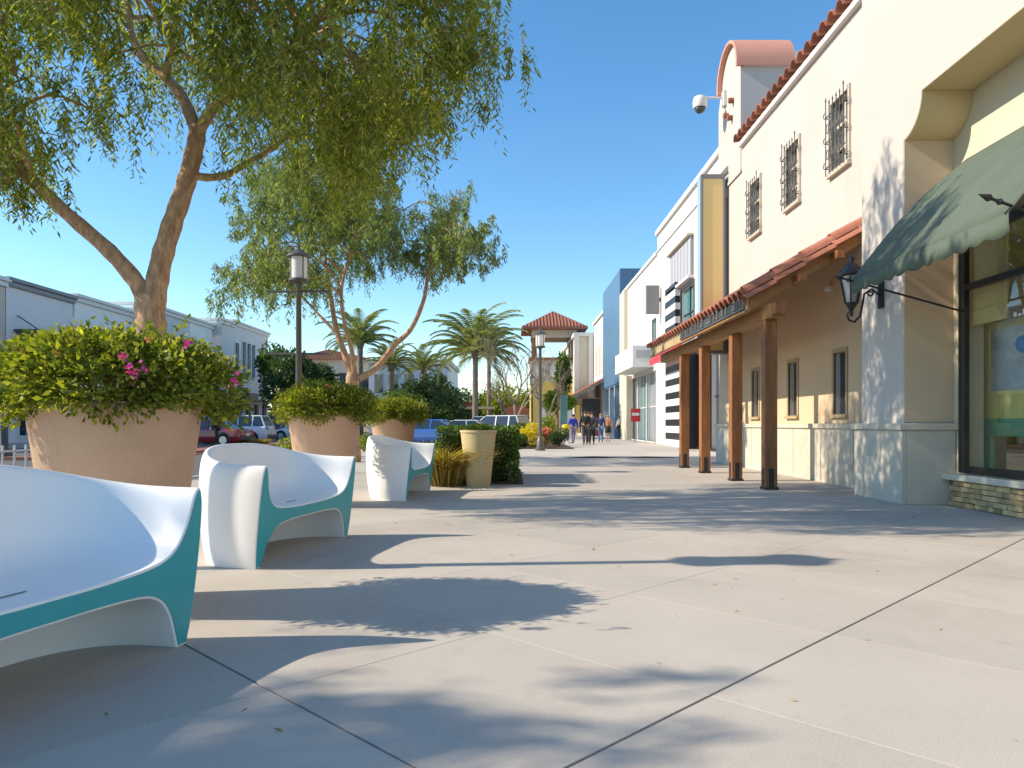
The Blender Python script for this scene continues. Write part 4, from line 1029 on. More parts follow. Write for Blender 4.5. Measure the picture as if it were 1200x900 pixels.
# ------------------------------------------------------------------ palms
def palm(label, x, y, h, r, tr, nf=44, z0=0.0, seed=1):
    global rng
    t = thing('palm_tree', label, 'palm tree', (x,y,z0), 'date palms beyond the car park')
    m = MB(); k = 14; m.tube([(x,y,z0+h*i/k) for i in range(k+1)], [tr*(1.25-0.25*i/k)*(1.07 if i%2 else 0.97) for i in range(k+1)], 10)
    m.tube([(x,y,z0+h-0.3),(x,y,z0+h+0.1),(x,y,z0+h+0.5)], [tr*1.1,tr*1.6,tr*0.6], 10)
    part('trunk', m, M['palmtrunk'], t, smooth=True)
    rs = random.Random(seed)
    for f in range(nf):
        a = f*2.399963 + rs.random()*0.4; el = R(86 - 88*(f/nf)**0.85 + rs.uniform(-6,6)); Lf = r*rs.uniform(0.85,1.1)
        p = np.array([x,y,z0+h+0.2]); d = el; pts = [p.copy()]; n = 12
        for i in range(n):
            p = p + np.array([math.cos(a)*math.cos(d), math.sin(a)*math.cos(d), math.sin(d)])*Lf/n; d -= R(2.8+0.95*i); pts.append(p.copy())
        pts = np.array(pts); V = []
        tt = np.repeat(np.linspace(0.12,0.99,22), 2); sg = np.tile([1,-1], 22); idx = tt*n; i0 = np.minimum(idx.astype(int), n-1); fr = (idx-i0)[:,None]
        C = pts[i0]*(1-fr)+pts[i0+1]*fr; T = norm(pts[i0+1]-pts[i0]); S = norm(np.cross(T, np.array([0,0,1.0])))*sg[:,None]
        D = norm(S*0.85 + T*0.7 + np.array([0,0,-0.25])); Ll = Lf*0.17*np.sin(np.pi*np.clip(tt*0.9+0.1,0,1))**0.6; wv = np.array([0,0,1.0])*0.028*r/3 + T*0.02
        V = np.stack([C-wv, C+wv, C+D*Ll[:,None]+wv*0.2, C+D*Ll[:,None]-wv*0.2], 1)
        wr = np.array([0,0,0.03])*r/3; rb = np.stack([pts[:-1]-wr, pts[:-1]+wr, pts[1:]+wr*0.7, pts[1:]-wr*0.7], 1)
        quads('frond', np.concatenate([V, rb]), M['leaf_palm'], t, kind=None)
palm('tallest date palm, its full crown above the parked cars in the centre', P(557,0,54).x, 54, 6.1, 4.6, 0.19, 60, seed=1)
palm('second date palm, standing right beside the tallest one', P(573,0,70).x, 70, 7.4, 3.8, 0.18, 44, seed=2)
palm('date palm seen through the fork of the smaller pepper tree', P(422,0,62).x, 62, 7.7, 4.0, 0.22, 44, seed=3)
palm('short date palm in front of the cream far building', P(458,0,60).x, 60, 5.6, 2.8, 0.24, 36, seed=4)
palm('small date palm right of the cream far building', P(496,0,72).x, 72, 6.2, 3.2, 0.24, 36, seed=5)

# background trees
for (lbl, px, Y, hz, rad, n, lm) in (
    ('dark rounded tree left of the palms at the end of the street', 500, 66, 2.9, (3.4,3,2.6), 5200, 'leaf_dark'),
    ('deep green tree in the gap beside the tallest palm', 538, 80, 3.0, (2.9,3,2.2), 4200, 'leaf_dark'),
    ('yellow green tree right of the tallest palm', 590, 88, 3.4, (3.6,3,2.6), 4600, 'leaf_bright'),
    ('olive tree low behind the two palms', 566, 92, 2.8, (3.0,3,2.2), 3600, 'leaf_mid'),
    ('dark evergreen tree just right of the white corner building', 338, 62, 5.0, (3.0,2.6,3.0), 5600, 'leaf_dark'),
    ('dark bushy tree behind the second planter left of the pepper trunk', 366, 66, 4.2, (2.6,2.4,2.4), 4800, 'leaf_dark'),
    ('light green tree top poking above the dark evergreen', 320, 70, 6.6, (1.8,1.8,1.9), 2200, 'leaf_mid'),
    ('yellow green slender tree in front of the tiled tower', 661, 62, 5.0, (0.8,0.8,2.0), 1500, 'leaf_mid'),
    ('small olive tree left of the tile roofed shop', 652, 56, 2.9, (1.5,1.4,1.1), 2200, 'leaf_bright'),
    ('dark green tree behind the parked cars, left centre', 520, 60, 2.1, (2.2,2,1.6), 3400, 'leaf_dark'),
    ('green tree behind the cars, below the cream far building', 470, 58, 2.2, (2.6,2,1.7), 3200, 'leaf_mid'),
    ('dark tree in the far gap left of the bare tree', 612, 96, 3.2, (2.8,3,2.6), 3400, 'leaf_mid')):
    x = P(px,0,Y).x; round_tree(lbl, x, Y, hz, hz, rad, n, 0.30 if Y > 60 else 0.24, M[lm], 'trees at the end of the street')
# bare trees
def bare_tree(label, x, y, h, seed):
    rs = random.Random(seed); t = thing('bare_tree', label, 'tree', (x,y,0), 'leafless street trees')
    tr, tw = MB(), MB()
    def grow(p, d, L, r, dep, mb):
        n = 4; pts = [p]; 
        for i in range(n):
            d = (d + Vector((rs.uniform(-.16,.16), rs.uniform(-.16,.16), rs.uniform(-.02,.14)))).normalized(); pts.append(pts[-1] + d*L/n)
        mb.tube(pts, [r*(1-0.12*i) for i in range(n+1)], 6 if dep < 2 else 4)
        if dep >= 5: return
        for k in range(3 if dep < 4 else 2):
            ax = Vector((rs.uniform(-1,1), rs.uniform(-1,1), rs.uniform(-.2,.5))).normalized()
            nd = (d + ax*rs.uniform(.45,.75)).normalized(); grow(pts[-1] if k == 0 else pts[rs.choice((2,3,4))], nd, L*rs.uniform(.6,.82), r*0.58, dep+1, tw)
    grow(Vector((x,y,0)), Vector((0,0,1)), h*0.30, 0.15, 0, tr)
    part('trunk', tr, M['palebark'], t, smooth=True); part('branches', tw, M['palebark'], t, smooth=True)
bare_tree('leafless tree left of the slim lamp', P(607,0,48).x, 48, 8.0, 4)
bare_tree('leafless tree right behind the slim lamp', P(640,0,52).x, 52, 7.0, 9)
bare_tree('farther leafless tree between the palms and the tower', P(592,0,64).x, 64, 8.2, 14)

# ------------------------------------------------------------------ right side shops
# A: white building with slats
sa = thing('white_shop_building', 'white rendered shop building with striped corner column and slatted grey vent panel', 'building', (7.85,30,0))
hA = [(27.6-20.6, 29.2-20.6, 0.0, 4.2), (31.9-20.6, 34.3-20.6, 4.9, 7.2), (30.0-20.6,31.1-20.6,0.0,4.0)]
o = part('wall', wall_mesh((7.85,20.6,0), U, N_, 19.38, 11.2, hA, 0.5), M['white_wall'], sa); weld(o)
bx('body', (8.36,20.7,0), (18,39.9,11.0), M['white_wall'], sa)
bx('parapet_coping', (7.72,20.6,11.2), (8.4,39.98,11.42), M['white_trim'], sa)
bx('string_course', (7.78,20.6,10.3), (7.848,39.98,10.38), M['white_trim'], sa)
framed_window(sa, (7.85,20.6,0), U, N_, 27.6-20.6, 29.2-20.6, 0.1, 4.2, M['black'], M['glass_dark'], 0.08, 0.04, 0.2, 1, 1, name='shop_window')
framed_window(sa, (7.85,20.6,0), U, N_, 31.9-20.6, 34.3-20.6, 4.9, 7.2, M['darkgrey'], M['glass_teal'], 0.1, 0.05, 0.15, 1, 1)
framed_window(sa, (7.85,20.6,0), U, N_, 30.0-20.6, 31.1-20.6, 0.1, 4.0, M['black'], M['glass_dark'], 0.08, 0.04, 0.2, 0, 1, name='shop_door')
for k in range(7): bx('vent_slat', (7.72, 32.05+0.62*k, 7.55), (7.80, 32.60+0.62*k, 9.2), M['greypanel'], sa)
bx('vent_hood', (7.55,31.95,9.22), (7.848,36.4,9.32), M['dado'], sa)
bx('vent_sill', (7.6,31.95,7.38), (7.848,36.4,7.5), M['white_trim'], sa)
bx('vent_backing', (7.801,31.98,7.52), (7.847,36.4,9.2), M['midgrey'], sa)
for k in range(24):
    z = 0.32*k
    if z < 4.3: bx('column_band', (7.62,32.3,z), (7.845,36.8,z+0.319), M['black' if k % 2 else 'white_trim'], sa)
    else: bx('column_band', (7.60,34.5,z), (7.845,36.8,z+0.319), M['black' if k % 2 else 'white_trim'], sa)
bx('corner_column', (7.45,31.15,0), (7.84,32.2,4.0), M['black'], sa)
ra = thing('red_awning', 'small red canvas awning on the white shop with the striped column', 'awning', (7.5,33.6,3.9))
m = MB(); m.prism([(7.60,4.75),(6.85,4.25),(6.85,3.95),(6.87,3.95),(6.87,4.23),(7.60,4.71)], 'y', 31.0, 36.9); part('canopy', m, M['redcanvas'], ra)
m = MB(); m.bar((7.6,31.2,4.1),(6.88,31.2,4.1),0.03,0.03); m.bar((7.6,36.7,4.1),(6.88,36.7,4.1),0.03,0.03); part('frame', m, M['iron'], ra)
bl = thing('grey_blade_sign', 'plain square dark grey sign box projecting high from the white shop', 'sign', (7.4,39,6.85))
bx('box', (7.05,38.9,6.85), (7.75,39.15,8.35), M['midgrey'], bl, bevel=0.02); bx('bracket', (7.75,38.97,7.5), (7.849,39.07,7.7), M['darkgrey'], bl)
# B
sb = thing('white_canopy_building', 'plain white building with boxy white entrance canopy and tall shop glazing', 'building', (7.85,46,0))
hB = [(0.3,3.0,0.0,4.0),(3.2,6.0,0.0,4.0),(6.2,9.6,0.0,4.0),(0.35,1.3,4.6,6.8)]
o = part('wall', wall_mesh((7.85,40.02,0), U, N_, 12.4, 10.2, hB, 0.5), M['white_wall'], sb); weld(o)
bx('body', (8.36,40.1,0), (18,52.4,10.0), M['white_wall'], sb)
bx('coping', (7.75,40.02,10.2), (8.4,52.42,10.38), M['white_trim'], sb)
for (a,b,mm,gm) in ((0.3,3.0,1,'glass_pale'),(3.2,6.0,2,'glass_teal'),(6.2,9.6,2,'glass_pale')):
    framed_window(sb, (7.85,40.02,0), U, N_, a, b, 0.08, 4.0, M['white_trim'], M[gm], 0.06, 0.03, 0.2, mm, 1, name='shop_window')
framed_window(sb, (7.85,40.02,0), U, N_, 0.35, 1.3, 4.6, 6.8, M['darkgrey'], M['glass_teal'], 0.06, 0.03, 0.1, 0, 1)
bx('entrance_canopy', (6.66,41.0,4.22), (7.849,47.8,5.42), M['white_trim'], sb, bevel=0.02)
bx('canopy_stripe', (6.85,40.96,4.75), (7.849,40.999,5.15), M['greypanel'], sb)
bx('pilaster', (7.6,50.2,0), (7.849,52.3,10.15), M['cream_wall'], sb)
bx('entrance_pier', (7.45,48.2,0), (7.849,49.4,4.2), M['beige_wall'], sb)
rs_ = thing('red_sign', 'small red poster sign with a white word band outside the glazed shop', 'sign', (7.3,44,0))
bx('board', (7.06,43.97,1.2), (7.62,44.03,1.98), M['signred'], rs_); bx('post', (7.31,43.98,0.0), (7.37,44.02,1.199), M['chrome'], rs_)
bx('print_band', (7.12,43.962,1.55), (7.56,43.969,1.72), M['white_trim'], rs_); bx('foot', (7.14,43.85,0.0),(7.54,44.15,0.02), M['chrome'], rs_)
# C blue
sc_b = thing('blue_building', 'tall blue panel clad building beyond the white shops', 'building', (7.7,57,0))
bx('body', (7.72,52.6,3.9), (18,62.4,12.0), M['blue_panel'], sc_b)
for k in range(5):
    bx('cladding_panel', (7.66,52.62+1.96*k,4.02), (7.719,52.62+1.96*k+1.94,12.05), M['blue_panel'], sc_b)
for k in range(4): bx('end_panel', (7.68+0.9*k,52.54,9.0), (7.68+0.9*k+0.885,52.598,12.1), M['blue_panel'], sc_b)
bx('ground_floor', (8.3,52.7,0), (18,62.3,3.899), M['bluegrey'], sc_b)
for k in range(4): bx('column', (7.72,52.8+2.9*k,0), (8.05,53.2+2.9*k,3.9), M['bluegrey'], sc_b)
for k in range(3): bx('shop_window', (8.2,53.6+2.9*k,0.2), (8.299,55.3+2.9*k,3.4), M['glass_dark'], sc_b)
# E cream
se = thing('cream_pilaster_building', 'cream building with white pilasters beyond the blue one', 'building', (7,72,0))
bx('body', (6.2,72.1,0), (18,92,9.6), M['cream_wall'], se)
bx('cornice', (6.0,71.9,9.6), (18,92,9.95), M['white_trim'], se)
for (x, w_) in ((6.05,0.45),(7.45,0.45)): bx('pilaster', (x,71.9,0), (x+w_,72.098,9.6), M['white_trim'], se)
bx('side_tower', (7.95,63.2,0), (18,71.8,10.6), M['white_wall'], se); bx('tower_coping', (7.8,63.1,10.6), (18,71.85,10.85), M['cream_wall'], se)
for k in range(3): bx('window', (7.90,64.2+2.4*k,5.6), (7.949,65.4+2.4*k,8.2), M['dado'], se)
st_ = thing('tiled_shop', 'low shop front with sloping tan tile roof, behind the walking people', 'building', (6.5,66,0))
m = MB(); m.prism([(4.8,3.05),(8.0,4.75),(8.0,4.95),(4.8,3.22)], 'y', 63.3, 71.5); part('roof', m, M['beige_wall'], st_)
tl = barrel(0.15,0.14,3.75,seg=5)
for k in range(28):
    o = link('roof_tile', tl, st_, (4.74,63.4+0.3*k,3.22)); o.rotation_euler = (0,-math.atan(1.73/3.2),0)
bx('wall', (6.2,66,0), (7.9,71.4,3.4), M['beige_wall'], st_); bx('shop_window', (6.1,66.4,0.3), (6.199,70.8,2.8), M['glass_dark'], st_)
for k in range(4): bx('post', (5.0,63.6+2.5*k,0), (5.2,63.8+2.5*k,3.1), M['white_trim'], st_)
bx('end_wall', (6.25,65.95,0.0), (7.85,65.998,3.3), M['darkgrey'], st_)
# tower
tw = thing('tiled_tower', 'open belfry tower with red tiled hip roof at the end of the walk', 'tower', (4.1,78,0))
cx, cy = P(648,0,78).x, 78
m = MB(); e = 3.35; m.add([(cx-e,cy-e,10.9),(cx+e,cy-e,10.9),(cx+e,cy+e,10.9),(cx-e,cy+e,10.9),(cx,cy,12.95),(cx-e,cy-e,10.7),(cx+e,cy-e,10.7),(cx+e,cy+e,10.7),(cx-e,cy+e,10.7)],
     [(0,1,4),(1,2,4),(2,3,4),(3,0,4),(5,6,1,0),(6,7,2,1),(7,8,3,2),(8,5,0,3),(8,7,6,5)]); part('roof', m, M['tile'], tw)
for k in range(20):
    x = cx - e + 0.17 + 2*e*k/20; dx = abs(x-cx)/e; top = Vector((x, cy-e*dx, 10.9+2.05*(1-dx)+0.03)); m = MB(); m.tube([(x,cy-e-0.05,10.93), tuple(top)], 0.055, 5); part('roof_tile', m, M['tile'], tw)
for sx in (-1,1):
    for sy in (-1,1): bx('belfry_post', (cx+sx*2.0-0.22,cy+sy*2.0-0.22,7.6), (cx+sx*2.0+0.22,cy+sy*2.0+0.22,10.69), M['wood'], tw)
bx('belfry_beam', (cx-2.3,cy-2.3,9.9), (cx+2.3,cy-2.0,10.69), M['beige_wall'], tw); bx('belfry_beam', (cx-2.3,cy+2.0,9.9), (cx+2.3,cy+2.3,10.69), M['beige_wall'], tw)
bx('upper_wall', (cx-2.4,cy-2.4,5.4), (cx+2.4,cy+2.4,7.6), M['beige_wall'], tw); bx('ledge', (cx-2.6,cy-2.6,7.6), (cx+2.6,cy+2.6,7.85), M['wood'], tw)
bx('lower_wall', (cx-2.4,cy-2.4,0), (cx+2.4,cy+2.4,5.399), M['yellow_wall'], tw)
for k in (-1,0,1): bx('window', (cx+k*1.4-0.45,cy-2.45,5.9), (cx+k*1.4+0.45,cy-2.401,7.1), M['white_trim'], tw)
bx('door', (cx-1.6,cy-2.45,0), (cx-0.4,cy-2.401,3.0), M['white_trim'], tw)
ts = thing('teal_banner', 'narrow pale teal banner panel standing behind the walkers', 'banner', (P(661,0,52).x,52,0))
x = P(661,0,52).x; bx('panel', (x-0.25,51.97,0.5), (x+0.25,52.03,3.1), M['glass_teal'], ts); bx('pole', (x-0.30,51.97,0), (x-0.252,52.03,3.2), M['chrome'], ts)

# ------------------------------------------------------------------ left side of the street
def left_block(label, y0, y1, h, xw, wm, cor=None, wins=(), cat='building', end=True, awn=None):
    t = thing('shop_building', label, cat, (xw,(y0+y1)/2,0), 'pale shop buildings across the street')
    holes = [(a-y0,b-y0,c,d) for (a,b,c,d,_) in wins]
    o = part('wall', wall_mesh((xw,y0,0), U, (1,0,0), y1-y0, h, holes, 0.5), wm, t); weld(o)
    bx('body', (xw-14,y0+0.01,0), (xw-0.51,y1-0.01,h-0.15), wm, t)
    m = MB(); m.box((xw-0.5,y0-0.15,h),(xw+0.3,y1+0.15,h+0.22)); m.box((xw-0.4,y0-0.08,h-0.28),(xw+0.17,y1+0.08,h-0.001)); part('cornice', m, cor or M['white_trim'], t, bevel=0.03)
    bx('end_coping', (xw-14,y0-0.15,h), (xw-0.501,y0+0.25,h+0.22), cor or M['white_trim'], t)
    for (a,b,c,d,gm) in wins: framed_window(t, (xw,y0,0), U, (1,0,0), a-y0, b-y0, c, d, M['white_trim'], M[gm], 0.12, 0.08, 0.2, 1 if b-a > 1.2 else 0, 1)
    return t
def shopf(y0, y1, n, h=3.4):
    w_ = (y1-y0)/n; return tuple((y0+w_*k+0.5, y0+w_*(k+1)-0.3, 0.4, h, 'glass_dark') for k in range(n))
left_block('brownish building at the far left edge of the street', 30, 40.9, 8.9, -28, M['beige_wall'], wins=shopf(31,40,3))
tb = left_block('light grey flat fronted building with dark awnings, left edge', 41, 47.2, 9.0, -28, M['grey_wall'], M['midgrey'], shopf(41.5,47,2))
left_block('pale building with small upper windows left of the big tree trunk', 47.4, 54.8, 9.2, -28, M['pale_wall'], wins=shopf(48,54.5,3) + ((49.6,50.4,5.4,7.6,'glass_dark'),(51.0,51.8,5.4,7.6,'glass_dark'),(52.6,53.4,5.4,7.6,'glass_dark')))
left_block('projecting white building directly behind the big tree trunk', 55.0, 62.6, 9.9, -27.2, M['white_wall'], wins=shopf(55.4,62.2,3))
left_block('long pale low parapet building just right of the tree trunk', 62.9, 70.2, 10.3, -28.4, M['pale_wall'], wins=shopf(63.4,70,3))
left_block('narrow stepped white building before the corner block', 70.4, 73.6, 10.9, -27.6, M['white_wall'], wins=shopf(70.6,73.4,1))
left_block('white two storey corner block with tall upper windows and deep cornice', 73.8, 85, 11.3, -28, M['white_wall'], wins=shopf(74.4,84.6,4,3.2) + ((74.8,75.8,6.4,9.3,'glass_dark'),(76.8,77.8,6.0,9.6,'glass_dark'),(78.2,79.2,6.0,9.6,'glass_dark'),(79.6,80.6,6.0,9.6,'glass_dark'),(82.2,83.2,6.4,9.3,'glass_dark')))
for k, (y0, y1, z) in enumerate(((41.6,46.6,6.1),(49.0,54.0,6.0))):
    a = thing('dark_awning', ('dark flat metal canopy on the grey building at the left edge','dark flat metal canopy on the pale building left of the trunk')[k], 'awning', (-27.5,(y0+y1)/2,z), 'dark flat canopies across the street')
    bx('canopy', (-28+0.001,y0,z), (-26.6,y1,z+0.3), M['darkgrey'], a, bevel=0.03)
    m = MB(); m.bar((-27.98,y0+0.3,z+1.1),(-26.8,y0+0.3,z+0.3),0.05,0.05); m.bar((-27.98,y1-0.3,z+1.1),(-26.8,y1-0.3,z+0.3),0.05,0.05); part('tie_rod', m, M['iron'], a)
# canopy and people-level clutter under the corner block
ca = thing('dark_awning', 'dark shop canopy at the foot of the white corner block', 'awning', (-27.4,79,3.5), 'dark flat canopies across the street'); bx('canopy', (-27.999,74.5,3.5), (-26.4,84.5,4.2), M['darkgrey'], ca); bx('sign_panel', (-26.399,77,3.6), (-26.35,81,4.1), M['white_trim'], ca)
# far centre-left buildings
fb = thing('red_roof_building', 'beige distant building with low red roof behind the dark trees', 'building', (-20,95,0))
x0, x1 = P(338,0,95).x, P(436,0,95).x
bx('wall', (x0,95,0), (x1,112,9.3), M['beige_wall'], fb); m = MB(); m.prism([(x0-0.4,9.3),((x0+x1)/2,10.6),(x1+0.4,9.3)], 'y', 94.4, 112.5); part('roof', m, M['tile'], fb)
for k in range(7): bx('window', (x0+0.8+1.45*k,94.94,5.4), (x0+1.6+1.45*k,94.999,7.6), M['glass_dark'], fb)
fb = thing('cream_far_building', 'cream distant building with flat cornice behind the two small palms', 'building', (-14,88,0))
x0, x1 = P(432,0,88).x, P(530,0,88).x - 0.5
bx('wall', (x0,88,0), (x1,104,8.2), M['pale_wall'], fb); bx('cornice', (x0-0.25,87.7,8.2), (x1+0.25,104,8.75), M['cream_wall'], fb)
for k in range(5): bx('window', (x0+0.7+1.8*k,87.94,4.8), (x0+1.7+1.8*k,87.999,7.0), M['glass_dark'], fb)
bx('awning', (x0+0.4,86.9,3.2), (x1-0.4,87.999,3.7), M['darkgrey'], fb)
fb = thing('low_tile_building', 'low distant shop with reddish tile roof right of the kiosk', 'building', (0,98,0))
x0, x1 = P(590,0,84).x, P(622,0,84).x
bx('wall', (x0,84,0), (x1,92,2.2), M['beige_wall'], fb); m = MB(); m.prism([(x0-0.3,2.2),(x0+0.6,3.1),(x1-0.6,3.1),(x1+0.3,2.2)], 'y', 83.6, 92.2); part('roof', m, M['tile'], fb)
for k in range(3): bx('window', (x0+0.4+0.95*k,83.94,0.7), (x0+1.0+0.95*k,83.999,1.9), M['glass_dark'], fb)
# kiosk with amber canopy
kk = thing('kiosk', 'kiosk with long amber canopy roof and small red cap beyond the cars', 'kiosk', (P(553,0,62).x,62,0))
x0, x1 = P(523,0,62).x, P(580,0,62).x
bx('canopy', (x0,60.8,2.28), (x1,63.2,2.50), M['amber'], kk, bevel=0.03); bx('cap', (P(548,0,62).x-0.3,61.6,2.5), (P(548,0,62).x+0.3,62.4,2.8), M['redcanvas'], kk)
for x in (x0+0.2, (x0+x1)/2, x1-0.3): bx('post', (x,61,-0.13), (x+0.1,61.1,2.28), M['darkgrey'], kk)
bx('counter', (x0+0.3,61.3,-0.13), (x1-0.3,62.8,1.0), M['bluegrey'], kk)
# row of distant hills/wood so the horizon is closed
wd = quads('distant_wood', np.concatenate([leafy_ellipsoid((x,150+random.uniform(-6,6),2.0), (9,5,random.uniform(3.0,4.6)), 1500, 0.75, 7) for x in range(-80,40,9)]), M['leaf_dark'])
tag(wd, 'dark line of distant trees closing the end of the street', 'trees', kind='stuff')

# fence / railing at far left
fr_ = thing('railing', 'white picket railing above the red brick band at the left edge', 'railing', (-12.1,18,-0.1))
for k in range(16):
    bx('picket', (-11.98,14+0.42*k,-0.099), (-11.94,14.05+0.42*k,0.55), M['white_trim'], fr_)
m = MB(); m.box((-11.99,13.9,0.38),(-11.93,20.5,0.43)); part('rail', m, M['white_trim'], fr_)
bw_ = structure('median_strip', MB().box((-16.6,24,-0.129),(-12.6,60,-0.02)), M['redpaver'])

# ------------------------------------------------------------------ cars
def make_car(label, x, y, rz, col, kind='sedan', z0=-0.13, paint_name=None):
    t = thing('parked_car', label, 'car', (0,0,0), 'cars parked in the street')
    pm = mat(paint_name or 'car_paint', col, 0.3, 0.03, 2, coat=0.6, spec=0.6)
    suv = kind == 'suv'; L = 4.6; W = 0.92; top = 1.72 if suv else 1.42
    belt = 1.05 if suv else 0.93; hood = 1.02 if suv else 0.80; tail = 1.05 if suv else 0.92
    st = [(-2.30,0.45,0.62,0.80),(-2.26,0.32,tail-0.12,0.86),(-2.15,0.25,tail,0.90),(-1.5,0.22,belt,0.92),(-0.6,0.22,belt,0.92),(0.6,0.22,belt,0.92),(1.05,0.22,belt-0.02,0.92),(1.6,0.22,hood,0.90),(2.05,0.25,hood-0.10,0.86),(2.25,0.32,hood-0.24,0.78),(2.30,0.42,0.55,0.70)]
    m = MB(); vs = []; n = 10
    for (xx, zl, zt, hw) in st:
        sec = [(-hw*0.92,zl),(-hw,zl+0.12),(-hw,(zl+zt)/2),(-hw*0.97,zt-0.08),(-hw*0.86,zt),(hw*0.86,zt),(hw*0.97,zt-0.08),(hw,(zl+zt)/2),(hw,zl+0.12),(hw*0.92,zl)]
        vs += [(xx,a,b) for a,b in sec]
    fs = [(i*n+k, i*n+(k+1)%n, (i+1)*n+(k+1)%n, (i+1)*n+k) for i in range(len(st)-1) for k in range(n)] + [tuple(range(n)), tuple(range((len(st)-1)*n, len(st)*n))]
    m.add(vs, fs); part('body', m, pm, t, smooth=True, angle=35)
    # greenhouse glass
    rb = -2.15 if suv else -1.75; re = -1.85 if suv else -0.95; fe = 0.35 if suv else 0.30; fbx = 1.15
    m = MB(); zt = top-0.05
    m.add([(rb,-0.80,belt-0.03),(rb,0.80,belt-0.03),(fbx,0.80,belt-0.03),(fbx,-0.80,belt-0.03),(re,-0.62,zt),(re,0.62,zt),(fe,0.62,zt),(fe,-0.62,zt)],
          [(0,1,2,3),(4,5,6,7),(0,1,5,4),(1,2,6,5),(2,3,7,6),(3,0,4,7)]); part('windows', m, M['glass_dark'], t)
    m = MB(); m.add([(re-0.05,-0.64,zt),(re-0.05,0.64,zt),(fe+0.05,0.64,zt),(fe+0.05,-0.64,zt),(re+0.1,-0.55,top),(re+0.1,0.55,top),(fe-0.1,0.55,top),(fe-0.1,-0.55,top)],
          [(0,1,2,3),(4,5,6,7),(0,1,5,4),(1,2,6,5),(2,3,7,6),(3,0,4,7)]); part('roof', m, pm, t)
    m = MB()
    for s in (-1,1):
        m.bar((rb,s*0.80,belt-0.02),(re,s*0.625,zt),0.07,0.05); m.bar((fbx,s*0.80,belt-0.02),(fe,s*0.625,zt),0.06,0.05); m.bar((-0.45,s*0.805,belt-0.02),(-0.45,s*0.63,zt),0.07,0.03)
        if suv: m.bar((-1.35,s*0.805,belt-0.02),(-1.35,s*0.63,zt),0.08,0.03)
    for k in range(len(m.v)//8):
        q = MB(); q.v = m.v[k*8:k*8+8]; q.f = m.f[:6]; q.m = m.m[:6]; part('pillar', q, pm, t)
    for wx in (-1.40,1.42):
        for s in (-1,1):
            m = MB(); m.tube([(wx,s*0.72,0.335),(wx,s*0.925,0.335)], 0.335, 20); tyre = part('tyre', m, M['rubber'], t, smooth=True, angle=40)
            m = MB(); m.tube([(wx,s*0.90,0.335),(wx,s*0.93,0.335)], 0.21, 14); part('rim', m, M['chrome'], tyre)
            m = MB(); m.tube([(wx,s*0.86,0.36),(wx,s*0.922,0.36)], 0.39, 20); part('wheel_arch', m, M['black'], t)
    for s in (-1,1):
        bx('headlight', (2.14,s*0.62-0.14,hood-0.34), (2.27,s*0.62+0.14,hood-0.20), M['whitelens'], t, bevel=0.02)
        bx('taillight', (-2.28,s*0.70-0.10,tail-0.26), (-2.2,s*0.70+0.10,tail-0.06), M['redlight'], t, bevel=0.02)
        bx('mirror', (0.85,s*0.98-0.07,belt), (1.0,s*0.98+0.07,belt+0.13), pm, t, bevel=0.02)
    bx('rear_bumper', (-2.34,-0.78,0.32), (-2.24,0.78,0.52), M['darkgrey'], t, bevel=0.02); bx('front_bumper', (2.24,-0.70,0.30), (2.34,0.70,0.48), M['darkgrey'], t, bevel=0.02)
    bx('licence_plate', (-2.352,-0.22,0.55), (-2.30,0.22,0.70), M['white_trim'], t)
    t.location = (x, y, z0); t.rotation_euler = (0,0,rz); return t
def cx_(px, Y): return P(px,0,Y).x
make_car('white sport utility vehicle parked across the street, left of the second planter', cx_(276,46), 46, R(178), (0.70,0.71,0.73), 'suv', paint_name='white_car_paint')
make_car('dark red sedan in front of the white sport utility vehicle', cx_(242,40), 40, R(174), (0.28,0.015,0.025), paint_name='red_car_paint')
make_car('dark blue car half hidden between the white vehicle and second planter', cx_(342,60), 60, R(180), (0.03,0.05,0.12), 'suv', paint_name='navy_car_paint')
make_car('white sedan partly hidden behind the second planter, left of its pot', cx_(356,54), 54, R(182), (0.66,0.67,0.68), paint_name='cream_car_paint')
make_car('bright blue sedan behind the third planter', cx_(500,38), 38, R(168), (0.03,0.12,0.42), paint_name='blue_car_paint')
make_car('silver sedan parked behind the hedge', cx_(538,40), 41, R(174), (0.48,0.49,0.50), paint_name='silver_car_paint')
make_car('pale grey sedan second row behind the blue one', cx_(515,50), 51, R(178), (0.56,0.57,0.60), paint_name='grey_car_paint')
make_car('white estate car right of the hedge', cx_(592,46)-0.6, 46, R(150), (0.70,0.71,0.72), 'suv', paint_name='pearl_car_paint')
make_car('silver green car behind the kiosk posts', cx_(562,50), 51, R(180), (0.34,0.44,0.42), 'suv', paint_name='green_car_paint')

